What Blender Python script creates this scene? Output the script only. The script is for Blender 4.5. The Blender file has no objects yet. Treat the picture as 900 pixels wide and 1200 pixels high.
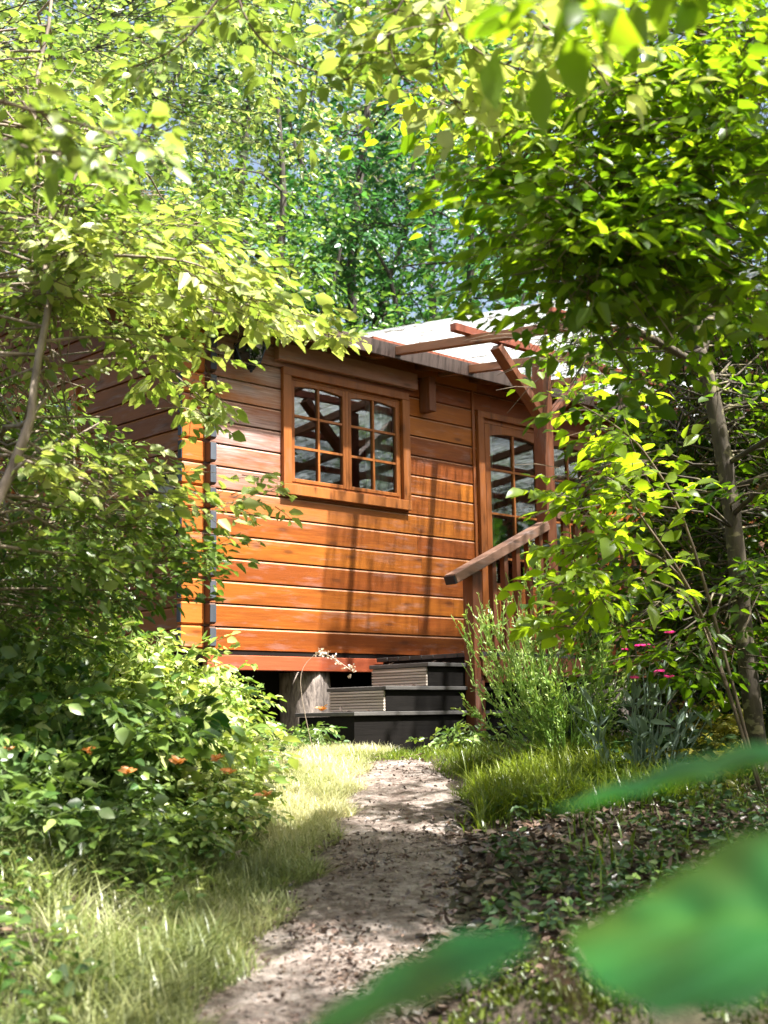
import bpy, math
import numpy as np
from mathutils import Matrix, Vector

rng = np.random.default_rng(7)
SC = bpy.context.scene
COL = SC.collection
PI = math.pi

# ------------------------------------------------------------------ camera numbers
F, PITCH, ROLL = 1564.86, 0.153624, -0.016922
FW = np.array([0, math.cos(PITCH), math.sin(PITCH)])
RT0 = np.array([1.0, 0, 0]); UP0 = np.cross(RT0, FW)
RT = math.cos(ROLL)*RT0 + math.sin(ROLL)*UP0
UP = -math.sin(ROLL)*RT0 + math.cos(ROLL)*UP0
EYE = np.array([0, 0, 1.0])
def at(u, v, Y):
    d = (u-450)/F*RT - (v-600)/F*UP + FW
    return EYE + d*(Y/d[1])
# cabin frame: local x runs along the front wall, local -y points out of it
AZ = 0.80059
K = np.array([-1.01069, 7.67885, 0.0])
DR = np.array([math.sin(AZ), math.cos(AZ), 0]); DN = np.array([math.cos(AZ), -math.sin(AZ), 0])
CAB = Matrix.Translation(Vector(K)) @ Matrix.Rotation(PI/2-AZ, 4, 'Z')
ID = Matrix.Identity(4)
def cw(x, w, z):            # cabin coordinates (along wall, out from wall, height) -> world
    return K + DR*x + DN*w + np.array([0, 0, z])
def nrm(a):
    a = np.asarray(a, float); return a/np.maximum(np.linalg.norm(a, axis=-1, keepdims=True), 1e-9)

# ------------------------------------------------------------------ terrain
def sstep(a, b, x):
    t = np.clip((x-a)/(b-a), 0, 1); return t*t*(3-2*t)
def path_c(y):
    return np.interp(y, [-4, 0, 2, 3, 4, 5, 5.7, 6.3, 7], [-.8, -.52, -.33, -.19, -.07, .02, .05, .02, .0])
def path_hw(y):
    return np.interp(y, [-4, 2, 3, 4, 5.7, 6.4, 6.9], [.3, .27, .25, .25, .24, .17, .05])
def wob(x, y, s):
    return (np.sin(x*1.7*s+1.3)*np.cos(y*1.3*s+.4) + .5*np.sin(x*3.9*s+y*2.1*s) + .3*np.cos(y*6.1*s-x*4.3*s+2))/1.8
def ground_h(x, y):
    x = np.asarray(x, float); y = np.asarray(y, float)
    h = .122*np.clip(y, -6, 6.75) - .03*sstep(6.5, 7.1, y)
    h = h + .03*np.clip(y-14, 0, 40)
    dl = (path_c(y)-path_hw(y)) - x
    dr = x - (path_c(y)+path_hw(y))
    near = sstep(7.4, 6.2, y)
    h = h + near*(.13*sstep(.02, .7, dl) + .06*sstep(.0, .6, dr)) + near*.10*sstep(.5, 2.5, dl)
    off = np.maximum(dl, dr)
    h = h + .018*wob(x, y, 2.3)*sstep(-.1, .4, off) + .006*wob(x, y, 9) + .006*wob(x+3, y, 4.5)
    h = h + .25*wob(x, y, .12)*sstep(12, 25, np.hypot(x, y))
    return h
def G(x, y): return np.array([x, y, float(ground_h(x, y))])

# ------------------------------------------------------------------ objects
BASE = {}
def tag(o, label=None, cat=None, group=None, kind=None):
    if label: o['label'] = label
    if cat: o['category'] = cat
    if group: o['group'] = group
    if kind: o['kind'] = kind
    return o
def thing(name, base, label, cat, group=None, frame=ID):
    o = bpy.data.objects.new(name, None); COL.objects.link(o)
    o.empty_display_size = .2
    o.matrix_world = frame @ Matrix.Translation(Vector(base))
    BASE[o.name] = np.array(base, float)
    return tag(o, label, cat, group)
def add_mesh(name, me, parent=None, base=(0, 0, 0), frame=ID):
    o = bpy.data.objects.new(name, me); COL.objects.link(o)
    if parent is not None:
        o.parent = parent; BASE[o.name] = BASE[parent.name]
    else:
        o.matrix_world = frame @ Matrix.Translation(Vector(base)); BASE[o.name] = np.array(base, float)
    return o

class MB:
    def __init__(s): s.v = []; s.f = []; s.t = []; s.tint = .5; s.smooth = False
    def add(s, V, Fs, tint=None):
        b = len(s.v); s.v.extend([tuple(p) for p in V]); s.f.extend([tuple(b+i for i in f) for f in Fs])
        s.t.extend([s.tint if tint is None else tint]*len(V))
    def box(s, x0, x1, y0, y1, z0, z1, tint=None):
        V = [(x, y, z) for x in (x0, x1) for y in (y0, y1) for z in (z0, z1)]
        s.add(V, [(0, 1, 3, 2), (4, 6, 7, 5), (0, 4, 5, 1), (2, 3, 7, 6), (0, 2, 6, 4), (1, 5, 7, 3)], tint)
        return s
    def bar(s, a, b, w, h, up=(0, 0, 1), tint=None):
        a = np.array(a, float); b = np.array(b, float); d = nrm(b-a)
        r = nrm(np.cross(d, up)); u = np.cross(r, d)
        V = [p + r*i*w/2 + u*j*h/2 for p in (a, b) for i in (-1, 1) for j in (-1, 1)]
        s.add(V, [(0, 1, 3, 2), (4, 6, 7, 5), (0, 4, 5, 1), (2, 3, 7, 6), (0, 2, 6, 4), (1, 5, 7, 3)], tint)
        return s
    def tube(s, pts, rad, n=6, cap=True, bump=0):
        pts = np.array(pts, float); m = len(pts); rad = np.broadcast_to(np.asarray(rad, float), (m,))
        b = len(s.v); ref = np.array([0.31, .2, .93])
        for i in range(m):
            d = nrm(pts[min(i+1, m-1)]-pts[max(i-1, 0)])
            r = np.cross(d, ref)
            if np.linalg.norm(r) < .2: r = np.cross(d, [1, 0, 0])
            r = nrm(r); u = np.cross(r, d)
            for k in range(n):
                a = 2*PI*k/n
                q = rad[i]*(1+bump*(rng.random()-.5))
                s.v.append(tuple(pts[i]+q*(math.cos(a)*r+math.sin(a)*u)))
        for i in range(m-1):
            for k in range(n):
                s.f.append((b+i*n+k, b+i*n+(k+1) % n, b+(i+1)*n+(k+1) % n, b+(i+1)*n+k))
        if cap: s.f.append(tuple(b+k for k in range(n))[::-1]); s.f.append(tuple(b+(m-1)*n+k for k in range(n)))
        s.t.extend([s.tint]*(m*n)); return s
    def lathe(s, c, prof, n=16, axis='z'):
        b = len(s.v); m = len(prof)
        for r, z in prof:
            for k in range(n):
                a = 2*PI*k/n
                s.v.append((c[0]+r*math.cos(a), c[1]+r*math.sin(a), c[2]+z))
        for i in range(m-1):
            for k in range(n):
                s.f.append((b+i*n+k, b+i*n+(k+1) % n, b+(i+1)*n+(k+1) % n, b+(i+1)*n+k))
        s.f.append(tuple(b+k for k in range(n))[::-1]); s.f.append(tuple(b+(m-1)*n+k for k in range(n)))
        s.t.extend([s.tint]*(m*n)); return s
    def build(s, name, mat, parent=None, base=(0, 0, 0), frame=ID, smooth=None, bevel=0):
        off = BASE[parent.name] if parent is not None else np.array(base, float)
        me = bpy.data.meshes.new(name)
        me.from_pydata([tuple(np.array(v)-off) for v in s.v], [], s.f)
        at_ = me.attributes.new('tint', 'FLOAT', 'POINT'); at_.data.foreach_set('value', np.array(s.t, np.float32))
        if (s.smooth if smooth is None else smooth): me.shade_smooth()
        me.materials.append(mat); me.update()
        o = add_mesh(name, me, parent, base, frame)
        if bevel:
            b = o.modifiers.new('bevel', 'BEVEL'); b.width = bevel; b.segments = 2; b.limit_method = 'ANGLE'
        return o

class Leaves:
    """many small leaf blades in one mesh; gaps keeps openings in the crown over the sunny spots"""
    gaps = None
    def __init__(s): s.P = []; s.D = []; s.N = []; s.S = []; s.T = []
    def add(s, P, D, N, S, T):
        n = len(P)
        if s.gaps is not None:
            S = np.broadcast_to(S, (n,)); T = np.broadcast_to(T, (n,)); k = ~s.gaps(P); P, D, N, S, T = P[k], D[k], N[k], S[k], T[k]; n = len(P)
            if n == 0: return
        n = len(P); s.P.append(P); s.D.append(D); s.N.append(N)
        s.S.append(np.broadcast_to(S, (n,))); s.T.append(np.broadcast_to(T, (n,)))
    def build(s, name, mat, parent=None, width=.62, base=(0, 0, 0), fine=False):
        P = np.concatenate(s.P); D = nrm(np.concatenate(s.D)); N = np.concatenate(s.N); S = np.concatenate(s.S)[:, None]; T = np.concatenate(s.T)
        R = nrm(np.cross(D, N)); N = np.cross(R, D)
        off = BASE[parent.name] if parent is not None else np.array(base, float)
        if fine:
            tp = [(0, 0, 0), (.18, .26, .05), (.42, .5, .07), (.72, .36, .03), (1, 0, -.12), (.72, -.36, .03), (.42, -.5, .07), (.18, -.26, .05), (.45, 0, .0), (.75, 0, -.03)]
            fc = [(0, 8, 2, 1), (8, 9, 3, 2), (9, 4, 3), (0, 7, 6, 8), (8, 6, 5, 9), (9, 5, 4)]
        else:
            tp = [(0, 0, 0), (.3, .5, .08), (.72, .36, .02), (1, 0, -.1), (.72, -.36, .02), (.3, -.5, .08)]
            fc = [(0, 3, 2, 1), (0, 5, 4, 3)]
        k = len(tp); n = len(P)
        bend = (rng.random((n, 1))-.35)*.45; wr = rng.uniform(.7, 1.2, (n, 1))
        V = np.empty((n, k, 3))
        for i, (t, w, h) in enumerate(tp):
            V[:, i] = P + D*S*t + R*S*w*width*wr + N*S*(h - bend*t*t) - off
        me = bpy.data.meshes.new(name)
        me.vertices.add(n*k); me.vertices.foreach_set('co', V.reshape(-1).astype(np.float32))
        loops = []; starts = []; c = 0
        for f in fc: starts.append(c); loops += f; c += len(f)
        li = (np.arange(n)[:, None]*k + np.array(loops)[None]).reshape(-1)
        ls = (np.arange(n)[:, None]*c + np.array(starts)[None]).reshape(-1)
        me.loops.add(len(li)); me.loops.foreach_set('vertex_index', li.astype(np.int32))
        me.polygons.add(len(ls)); me.polygons.foreach_set('loop_start', ls.astype(np.int32))
        me.update(calc_edges=True)
        a = me.attributes.new('tint', 'FLOAT', 'POINT'); a.data.foreach_set('value', np.repeat(T, k).astype(np.float32))
        if fine: me.shade_smooth()
        me.materials.append(mat)
        return add_mesh(name, me, parent, base)

def shade_spot(P, z):
    dz = P[:, 2]-z; return P[:, 0]-.434*dz, P[:, 1]+.275*dz, dz
def gaps_right(P):
    k = np.zeros(len(P), bool)
    for z, x0, x1, y0, y1, pr in ((.8, -1.0, .45, 4.75, 6.7, .93), (1.3, .35, 1.0, 5.4, 6.3, .7), (2.1, .55, 1.2, 4.6, 5.4, .6), (1.3, -1.7, -.5, 3.8, 6.2, .8)):
        gx, gy, dz = shade_spot(P, z); k |= (gx > x0) & (gx < x1) & (gy > y0) & (gy < y1) & (dz > .35) & (rng.random(len(P)) < pr) & (wob(gx, gy, 3.2) > -.62)
    return k
def gaps_left(P):
    gx, gy, dz = shade_spot(P, 1.3)
    return (gx > -1.7) & (gx < -.6) & (gy > 3.9) & (gy < 5.8) & (dz > .3) & (rng.random(len(P)) < .55) & (wob(gx, gy, 3.2) > -.2)
def rv(n, s=1.0): return rng.normal(size=(n, 3))*s
def sprays(lv, O, D, up, L, m, leaf, tint, tw=None, droop=.15, fan=.4, tj=.12, rough=.35, twr=.0022):
    """N flat fans of m leaves each; O, D (N,3); twigs go to tw"""
    O = np.asarray(O, float); D = nrm(D); n = len(O); L = np.broadcast_to(L, (n,))
    up = nrm(np.broadcast_to(up, (n, 3)) + rv(n, .18)); side = nrm(np.cross(D, up)); up = np.cross(side, D)
    t = (np.arange(m)+.6)/m
    sg = np.where(np.arange(m) % 2, 1, -1.0)
    T = np.tile(t, (n, 1)) + rng.uniform(-.3, .3, (n, m))/m
    base = O[:, None] + D[:, None]*(L[:, None]*T)[..., None]
    base[..., 2] -= droop*L[:, None]*T**2
    ld = nrm(D[:, None]*.75 + side[:, None]*sg[None, :, None]*(1.0-.5*T[..., None]) + rv(n*m, .2).reshape(n, m, 3))
    r = rng.random((n, m))*fan*L[:, None]*(1-.65*T)
    P = base + ld*r[..., None]
    P[..., 2] -= droop*r*.6
    N = nrm(up[:, None] + rv(n*m, rough).reshape(n, m, 3))
    ld[..., 2] -= .3
    S = leaf*rng.uniform(.4, 1.3, (n, m))
    tt = np.clip(np.repeat(np.broadcast_to(tint, (n,)), m) + rng.normal(size=n*m)*tj, 0, 1)
    lv.add(P.reshape(-1, 3), ld.reshape(-1, 3), N.reshape(-1, 3), S.reshape(-1), tt)
    if tw is not None:
        for i in range(n):
            e = O[i]+D[i]*L[i]; e[2] -= droop*L[i]; mid = O[i]+D[i]*L[i]*.5; mid[2] -= droop*L[i]*.25
            tw.tube([O[i], mid, e], [twr, twr*.7, twr*.35], 3, cap=False)

def curve(a, b, sag=0.1, n=5, jit=.06):
    a = np.array(a, float); b = np.array(b, float); t = np.linspace(0, 1, n)[:, None]
    L = np.linalg.norm(b-a); p = a+(b-a)*t
    p[:, 2] += (np.sin(t[:, 0]*PI))*sag*L
    w = rv(n, jit*L*.5)*np.sin(t*PI); return p+w
def sunny(c):
    dz = c[2]-.8; gx, gy = c[0]-.434*dz, c[1]+.275*dz
    if -1.1 < gx < .70 and 4.45 < gy < 7.1: return True
    if -1.9 < gx < -.3 and 3.3 < gy < 6.5: return True
    if -1.4 < gx < -.42 and 2.3 < gy < 3.4: return True
    dz = c[2]-1.2; gx, gy = c[0]-.434*dz, c[1]+.275*dz
    if .30 < gx < 1.2 and 5.2 < gy < 6.5 and dz > .5: return True
    dz = c[2]-2.1; gx, gy = c[0]-.434*dz, c[1]+.275*dz
    if dz > .5 and .5 < gx < 1.25 and 4.5 < gy < 5.5: return True
    dz = c[2]-1.9; gx, gy = c[0]-.434*dz, c[1]+.275*dz
    return -1.2 < gx < 1.0 and 6.9 < gy < 9.0
def cluster_crown(lv, wood, skel, C, R, ns, L, m, leaf, tint, tw=None, flat=.35, rb=.012, limb=True, **kw):
    """foliage clusters C (n,3), radii R, each fed by a limb from the nearest skeleton point"""
    skel = np.array(skel, float)
    for ci, (c, r) in enumerate(zip(C, np.broadcast_to(R, (len(C),)))):
        q = rv(ns); q = nrm(q)*(rng.random((ns, 1))**.4)*r*.75; q[:, 2] *= .6
        O = c+q
        D = nrm(q*1.0/r + rv(ns, .35)); D[:, 2] = D[:, 2]*flat + .03
        tc = np.clip(tint+rng.normal()*(.17 if r > .45 else .10), 0, 1)
        sprays(lv, O, D, (0, 0, 1), L*rng.uniform(.6, 1.2, ns), m, leaf, tc, tw, **kw)
        if limb is True or rng.random() < limb:
            d = np.linalg.norm(skel-c, axis=1) + np.maximum(0, skel[:, 2]-c[2])*1.2
            s0 = skel[np.argmin(d)]
            cv = curve(s0, c, .08, 5, .12)
            wood.tube(cv, np.linspace(rb, rb*.3, 5), 5)
            for _ in range(3):
                e = c+nrm(rv(1))[0]*r*.7; wood.tube(curve(cv[3], e, .05, 3, .1), np.linspace(rb*.4, rb*.12, 3), 3)

# ------------------------------------------------------------------ materials
def mat(name):
    m = bpy.data.materials.new(name); m.use_nodes = True
    nt = m.node_tree; nt.nodes.clear(); out = nt.nodes.new('ShaderNodeOutputMaterial')
    return m, nt, out
def nd(nt, t, ins=None, **props):
    n = nt.nodes.new(t)
    for k, v in props.items(): setattr(n, k, v)
    for k, v in (ins or {}).items():
        sock = n.inputs[k]
        if isinstance(v, bpy.types.NodeSocket): nt.links.new(v, sock)
        elif isinstance(v, bpy.types.Node): nt.links.new(v.outputs[0], sock)
        else:
            if sock.type == 'RGBA' and len(v) == 3: v = (*v, 1)
            sock.default_value = v
    return n
def ramp(nt, fac, stops, interp='LINEAR'):
    n = nt.nodes.new('ShaderNodeValToRGB'); n.color_ramp.interpolation = interp
    e = n.color_ramp.elements
    while len(e) < len(stops): e.new(.5)
    for i, (p, c) in enumerate(stops):
        e[i].position = p; e[i].color = (*c, 1) if not isinstance(c, (int, float)) else (c, c, c, 1)
    nt.links.new(fac if isinstance(fac, bpy.types.NodeSocket) else fac.outputs[0], n.inputs[0]); return n
def mixc(nt, fac, a, b, mode='MIX'):
    n = nt.nodes.new('ShaderNodeMix'); n.data_type = 'RGBA'; n.blend_type = mode
    for s, v in ((n.inputs[0], fac), (n.inputs[6], a), (n.inputs[7], b)):
        if isinstance(v, bpy.types.NodeSocket): nt.links.new(v, s)
        elif isinstance(v, bpy.types.Node): nt.links.new(v.outputs[2] if v.bl_idname == 'ShaderNodeMix' else v.outputs[0], s)
        else: s.default_value = v if isinstance(v, (int, float)) else (*v, 1)
    return n.outputs[2]
def coords(nt, scale, kind='Object'):
    tc = nt.nodes.new('ShaderNodeTexCoord')
    mp = nd(nt, 'ShaderNodeMapping', {'Vector': tc.outputs[kind], 'Scale': scale}); return mp.outputs[0]
def noise(nt, vec, sc, det=4, rough=.55, dist=0):
    return nd(nt, 'ShaderNodeTexNoise', {'Vector': vec, 'Scale': sc, 'Detail': det, 'Roughness': rough, 'Distortion': dist}).outputs[0]
def principled(nt, out, col, rough=.6, bump=None, bs=.3, bd=.01, **kw):
    ins = {'Base Color': col, 'Roughness': rough}; ins.update(kw)
    p = nd(nt, 'ShaderNodeBsdfPrincipled', ins)
    if bump is not None:
        b = nd(nt, 'ShaderNodeBump', {'Height': bump, 'Strength': bs, 'Distance': bd}); nt.links.new(b.outputs[0], p.inputs['Normal'])
    nt.links.new(p.outputs[0], out.inputs[0]); return p

def wood_mat(name, dark, light, axis='x', weather=0.0, rough=.45, grey=(.36, .31, .30), knots=True, patch=False):
    m, nt, out = mat(name)
    st = {'x': (1.1, 14, 26), 'y': (14, 1.1, 26), 'z': (20, 20, 1.2)}[axis]
    v = coords(nt, st); v2 = coords(nt, {'x': (.9, 2, 5), 'y': (2, .9, 5), 'z': (4, 4, .8)}[axis])
    ta = nd(nt, 'ShaderNodeAttribute', attribute_name='tint')
    sh = nd(nt, 'ShaderNodeVectorMath', {0: v, 1: ta.outputs['Vector']}, operation='MULTIPLY_ADD')
    off = nd(nt, 'ShaderNodeMath', {0: ta.outputs['Fac'], 1: 37.0}, operation='MULTIPLY')
    cmb = nd(nt, 'ShaderNodeCombineXYZ', {0: off, 1: off, 2: off})
    va = nd(nt, 'ShaderNodeVectorMath', {0: v, 1: cmb}, operation='ADD').outputs[0]
    vb = nd(nt, 'ShaderNodeVectorMath', {0: v2, 1: cmb}, operation='ADD').outputs[0]
    g = noise(nt, va, 3.2, 6, .62, .6); big = noise(nt, vb, 1.6, 3, .5)
    f = nd(nt, 'ShaderNodeMath', {0: g, 1: big}, operation='MULTIPLY_ADD'); nt.links.new(ta.outputs['Fac'], f.inputs[2])
    c0 = ramp(nt, nd(nt, 'ShaderNodeMapRange', {0: f, 1: .45, 2: 1.25}), [(0, dark), (.55, tuple((a+b)/2 for a, b in zip(dark, light))), (1, light)])
    col = c0.outputs[0]
    if knots:
        kq = nd(nt, 'ShaderNodeSeparateXYZ', {0: coords(nt, {'x': (2.6, 1, 8.5), 'y': (1, 2.6, 8.5), 'z': (8.5, 8.5, 2.6)}[axis])})
        kx = nd(nt, 'ShaderNodeMath', {0: kq.outputs[{'x': 0, 'y': 1, 'z': 0}[axis]], 1: off}, operation='ADD')
        kc = nd(nt, 'ShaderNodeCombineXYZ', {0: kx, 1: kq.outputs[2]})
        kv = coords(nt, {'x': (1.1, 1, 4.2), 'y': (1, 1.1, 4.2), 'z': (4, 4, 1.1)}[axis])
        kv = nd(nt, 'ShaderNodeVectorMath', {0: kv, 1: cmb}, operation='ADD').outputs[0]
        vo = nd(nt, 'ShaderNodeTexVoronoi', {'Vector': kc, 'Scale': 1.0}, voronoi_dimensions='2D')
        ks = nd(nt, 'ShaderNodeMath', {0: nd(nt, 'ShaderNodeSeparateXYZ', {0: vo.outputs['Color']}), 1: .55}, operation='GREATER_THAN')
        kr = ramp(nt, vo.outputs['Distance'], [(0, 1), (.06, .9), (.12, .3), (.22, 0)])
        kr = nd(nt, 'ShaderNodeMath', {0: kr.outputs[0], 1: ks}, operation='MULTIPLY')
        col = mixc(nt, nd(nt, 'ShaderNodeMath', {0: kr.outputs[0], 1: .75}, operation='MULTIPLY'), col, tuple(c*.35 for c in dark))
    stain = noise(nt, vb, 2.6, 5, .6)
    sr = ramp(nt, stain, [(.48, 0), (.66, 1)])
    col = mixc(nt, nd(nt, 'ShaderNodeMath', {0: sr.outputs[0], 1: .45}, operation='MULTIPLY'), col, tuple(c*.5 for c in dark))
    if weather:
        wn = noise(nt, vb, 3.7, 6, .65)
        wr = ramp(nt, wn, [(.55, 0), (.68, 1)]).outputs[0]
        wv = nd(nt, 'ShaderNodeMath', {0: wr, 1: weather}, operation='MULTIPLY').outputs[0]
        if patch:   # paler upper corner of the front wall: painted sky sheen plus worn varnish
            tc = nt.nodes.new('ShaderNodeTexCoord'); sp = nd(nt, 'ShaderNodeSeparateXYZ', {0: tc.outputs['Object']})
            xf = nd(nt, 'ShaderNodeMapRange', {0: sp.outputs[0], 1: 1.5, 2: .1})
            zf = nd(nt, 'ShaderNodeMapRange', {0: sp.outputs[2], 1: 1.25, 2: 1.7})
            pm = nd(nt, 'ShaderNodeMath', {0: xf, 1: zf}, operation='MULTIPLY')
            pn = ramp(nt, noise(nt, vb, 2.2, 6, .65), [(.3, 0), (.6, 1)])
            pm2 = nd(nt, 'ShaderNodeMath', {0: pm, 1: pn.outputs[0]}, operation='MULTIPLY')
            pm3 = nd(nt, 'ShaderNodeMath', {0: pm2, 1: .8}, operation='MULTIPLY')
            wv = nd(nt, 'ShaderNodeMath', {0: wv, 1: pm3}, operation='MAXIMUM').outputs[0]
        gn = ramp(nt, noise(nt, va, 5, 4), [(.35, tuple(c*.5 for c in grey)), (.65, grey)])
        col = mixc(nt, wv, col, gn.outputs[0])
    if patch:   # pale bevels along every plank top: painted catch of light plus worn varnish
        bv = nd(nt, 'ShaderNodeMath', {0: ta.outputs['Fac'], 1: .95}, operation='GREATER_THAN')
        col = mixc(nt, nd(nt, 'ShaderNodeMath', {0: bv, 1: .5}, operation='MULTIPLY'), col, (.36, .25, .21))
    principled(nt, out, col, nd(nt, 'ShaderNodeMapRange', {0: g, 3: rough-.1, 4: rough+.2}).outputs[0], g, .35, .004, **({'Specular IOR Level': .15} if name == 'dark_boards' else {'Specular IOR Level': .35}))
    return m

def leaf_mat(name, stops, trans=.42, rough=.34, spec=.55, tcol=None):
    m, nt, out = mat(name)
    ta = nd(nt, 'ShaderNodeAttribute', attribute_name='tint')
    c = ramp(nt, ta.outputs['Fac'], stops).outputs[0]
    n1 = noise(nt, coords(nt, (1, 1, 1)), 3.0, 2)
    c = mixc(nt, nd(nt, 'ShaderNodeMapRange', {0: n1, 1: .3, 2: .7, 3: 0, 4: .35}).outputs[0], c, tuple(x*.8 for x in stops[-1][1]))
    if name == 'leaves_foreground':
        c = mixc(nt, ramp(nt, noise(nt, coords(nt, (9, 9, 9)), 1.3, 2), [(.44, 0), (.66, .8)]).outputs[0], c, (.050, .085, .002))
    p = nd(nt, 'ShaderNodeBsdfPrincipled', {'Base Color': c, 'Roughness': rough, 'Specular IOR Level': spec})
    tc = mixc(nt, 1.0, c, tcol or (1.35, 1.4, .6), 'MULTIPLY')
    t = nd(nt, 'ShaderNodeBsdfTranslucent', {'Color': tc})
    mx = nd(nt, 'ShaderNodeMixShader', {0: trans, 1: p.outputs[0], 2: t.outputs[0]})
    nt.links.new(mx.outputs[0], out.inputs[0]); return m
def bark_mat(name, dark, light, patches=None, sc=1.0):
    m, nt, out = mat(name)
    v = coords(nt, (8*sc, 8*sc, 2.2*sc)); a = noise(nt, v, 3, 6, .65, .4)
    col = ramp(nt, a, [(.35, dark), (.65, light)]).outputs[0]
    if patches:
        b = ramp(nt, noise(nt, coords(nt, (5, 5, 9)), 3, 4, .5), [(.56, 0), (.62, 1)])
        col = mixc(nt, nd(nt, 'ShaderNodeMath', {0: b.outputs[0], 1: .8}, operation='MULTIPLY'), col, patches)
    principled(nt, out, col, .85, a, .6, .01); return m
def plain(name, col, rough=.6, **kw):
    m, nt, out = mat(name); n = noise(nt, coords(nt, (1, 1, 1)), 14, 4)
    c = mixc(nt, nd(nt, 'ShaderNodeMapRange', {0: n, 1: .35, 2: .7, 3: 0, 4: .5}).outputs[0], col, tuple(x*.6 for x in col))
    principled(nt, out, c, rough, n, .15, .003, **kw); return m

M = {}
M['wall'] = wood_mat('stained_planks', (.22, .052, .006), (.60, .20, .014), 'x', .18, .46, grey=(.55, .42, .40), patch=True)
M['wall_shade'] = wood_mat('stained_planks_shade', (.15, .045, .010), (.30, .105, .02), 'y', .3, .45)  # darker copy of the planks: the side wall's shade is in the colour
M['wall_end'] = wood_mat('stained_ends', (.34, .09, .015), (.62, .2, .035), 'x', .5, .4)
M['logend'] = wood_mat('weathered_end_grain', (.03, .034, .042), (.10, .115, .14), 'z', 0, .8, knots=False)
M['trim'] = wood_mat('trim_wood', (.24, .07, .015), (.44, .155, .036), 'x', .15, .4)
M['trimv'] = wood_mat('trim_wood_upright', (.24, .07, .015), (.44, .155, .036), 'z', .15, .4)
M['trim_pale'] = wood_mat('trim_board_worn', (.30, .12, .07), (.52, .30, .22), 'x', .5, .4)
M['post'] = wood_mat('post_wood', (.13, .04, .016), (.27, .095, .035), 'z', .2, .5)
M['beam'] = wood_mat('beam_wood', (.20, .08, .035), (.40, .19, .10), 'y', .3, .5)
M['purlin'] = wood_mat('purlin_wood', (.24, .06, .03), (.42, .13, .06), 'x', .3, .5)
M['rail'] = wood_mat('rail_wood', (.20, .10, .06), (.40, .24, .17), 'x', .4, .45)
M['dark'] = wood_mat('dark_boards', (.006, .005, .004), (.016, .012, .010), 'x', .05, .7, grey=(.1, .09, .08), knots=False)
M['grey'] = wood_mat('grey_ribbed_board', (.34, .28, .23), (.72, .61, .52), 'y', .3, .75, knots=False)
M['tread'] = wood_mat('tread_wood', (.05, .045, .04), (.15, .14, .13), 'x', .2, .6, knots=False)
M['base'] = wood_mat('base_board', (.30, .06, .025), (.50, .13, .045), 'x', .35, .45)
M['roof'] = plain('roof_felt', (.045, .04, .038), .9)
M['soffit'] = wood_mat('soffit_wood', (.16, .05, .02), (.28, .1, .035), 'x', .1, .6)
M['curtain'] = plain('curtain_cloth', (.62, .68, .60), .9)
M['black'] = plain('black_lantern_metal', (.015, .02, .025), .35, Metallic=.3)
M['inside'] = plain('inside_boards', (.10, .055, .03), .8)
M['vent'] = plain('grey_shutter', (.30, .31, .27), .6)
def glass():
    m, nt, out = mat('window_glass')
    g = nd(nt, 'ShaderNodeBsdfGlossy', {'Color': (.95, 1, 1), 'Roughness': .015})
    t = nd(nt, 'ShaderNodeBsdfTransparent', {'Color': (.72, .8, .78)})
    lw = nd(nt, 'ShaderNodeFresnel', {'IOR': 1.9})
    f = nd(nt, 'ShaderNodeMapRange', {0: lw, 1: 0, 2: 1, 3: .08, 4: 1})
    mx = nd(nt, 'ShaderNodeMixShader', {0: f.outputs[0], 1: t.outputs[0], 2: g.outputs[0]})
    nt.links.new(mx.outputs[0], out.inputs[0]); return m
M['glass'] = glass()
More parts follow.
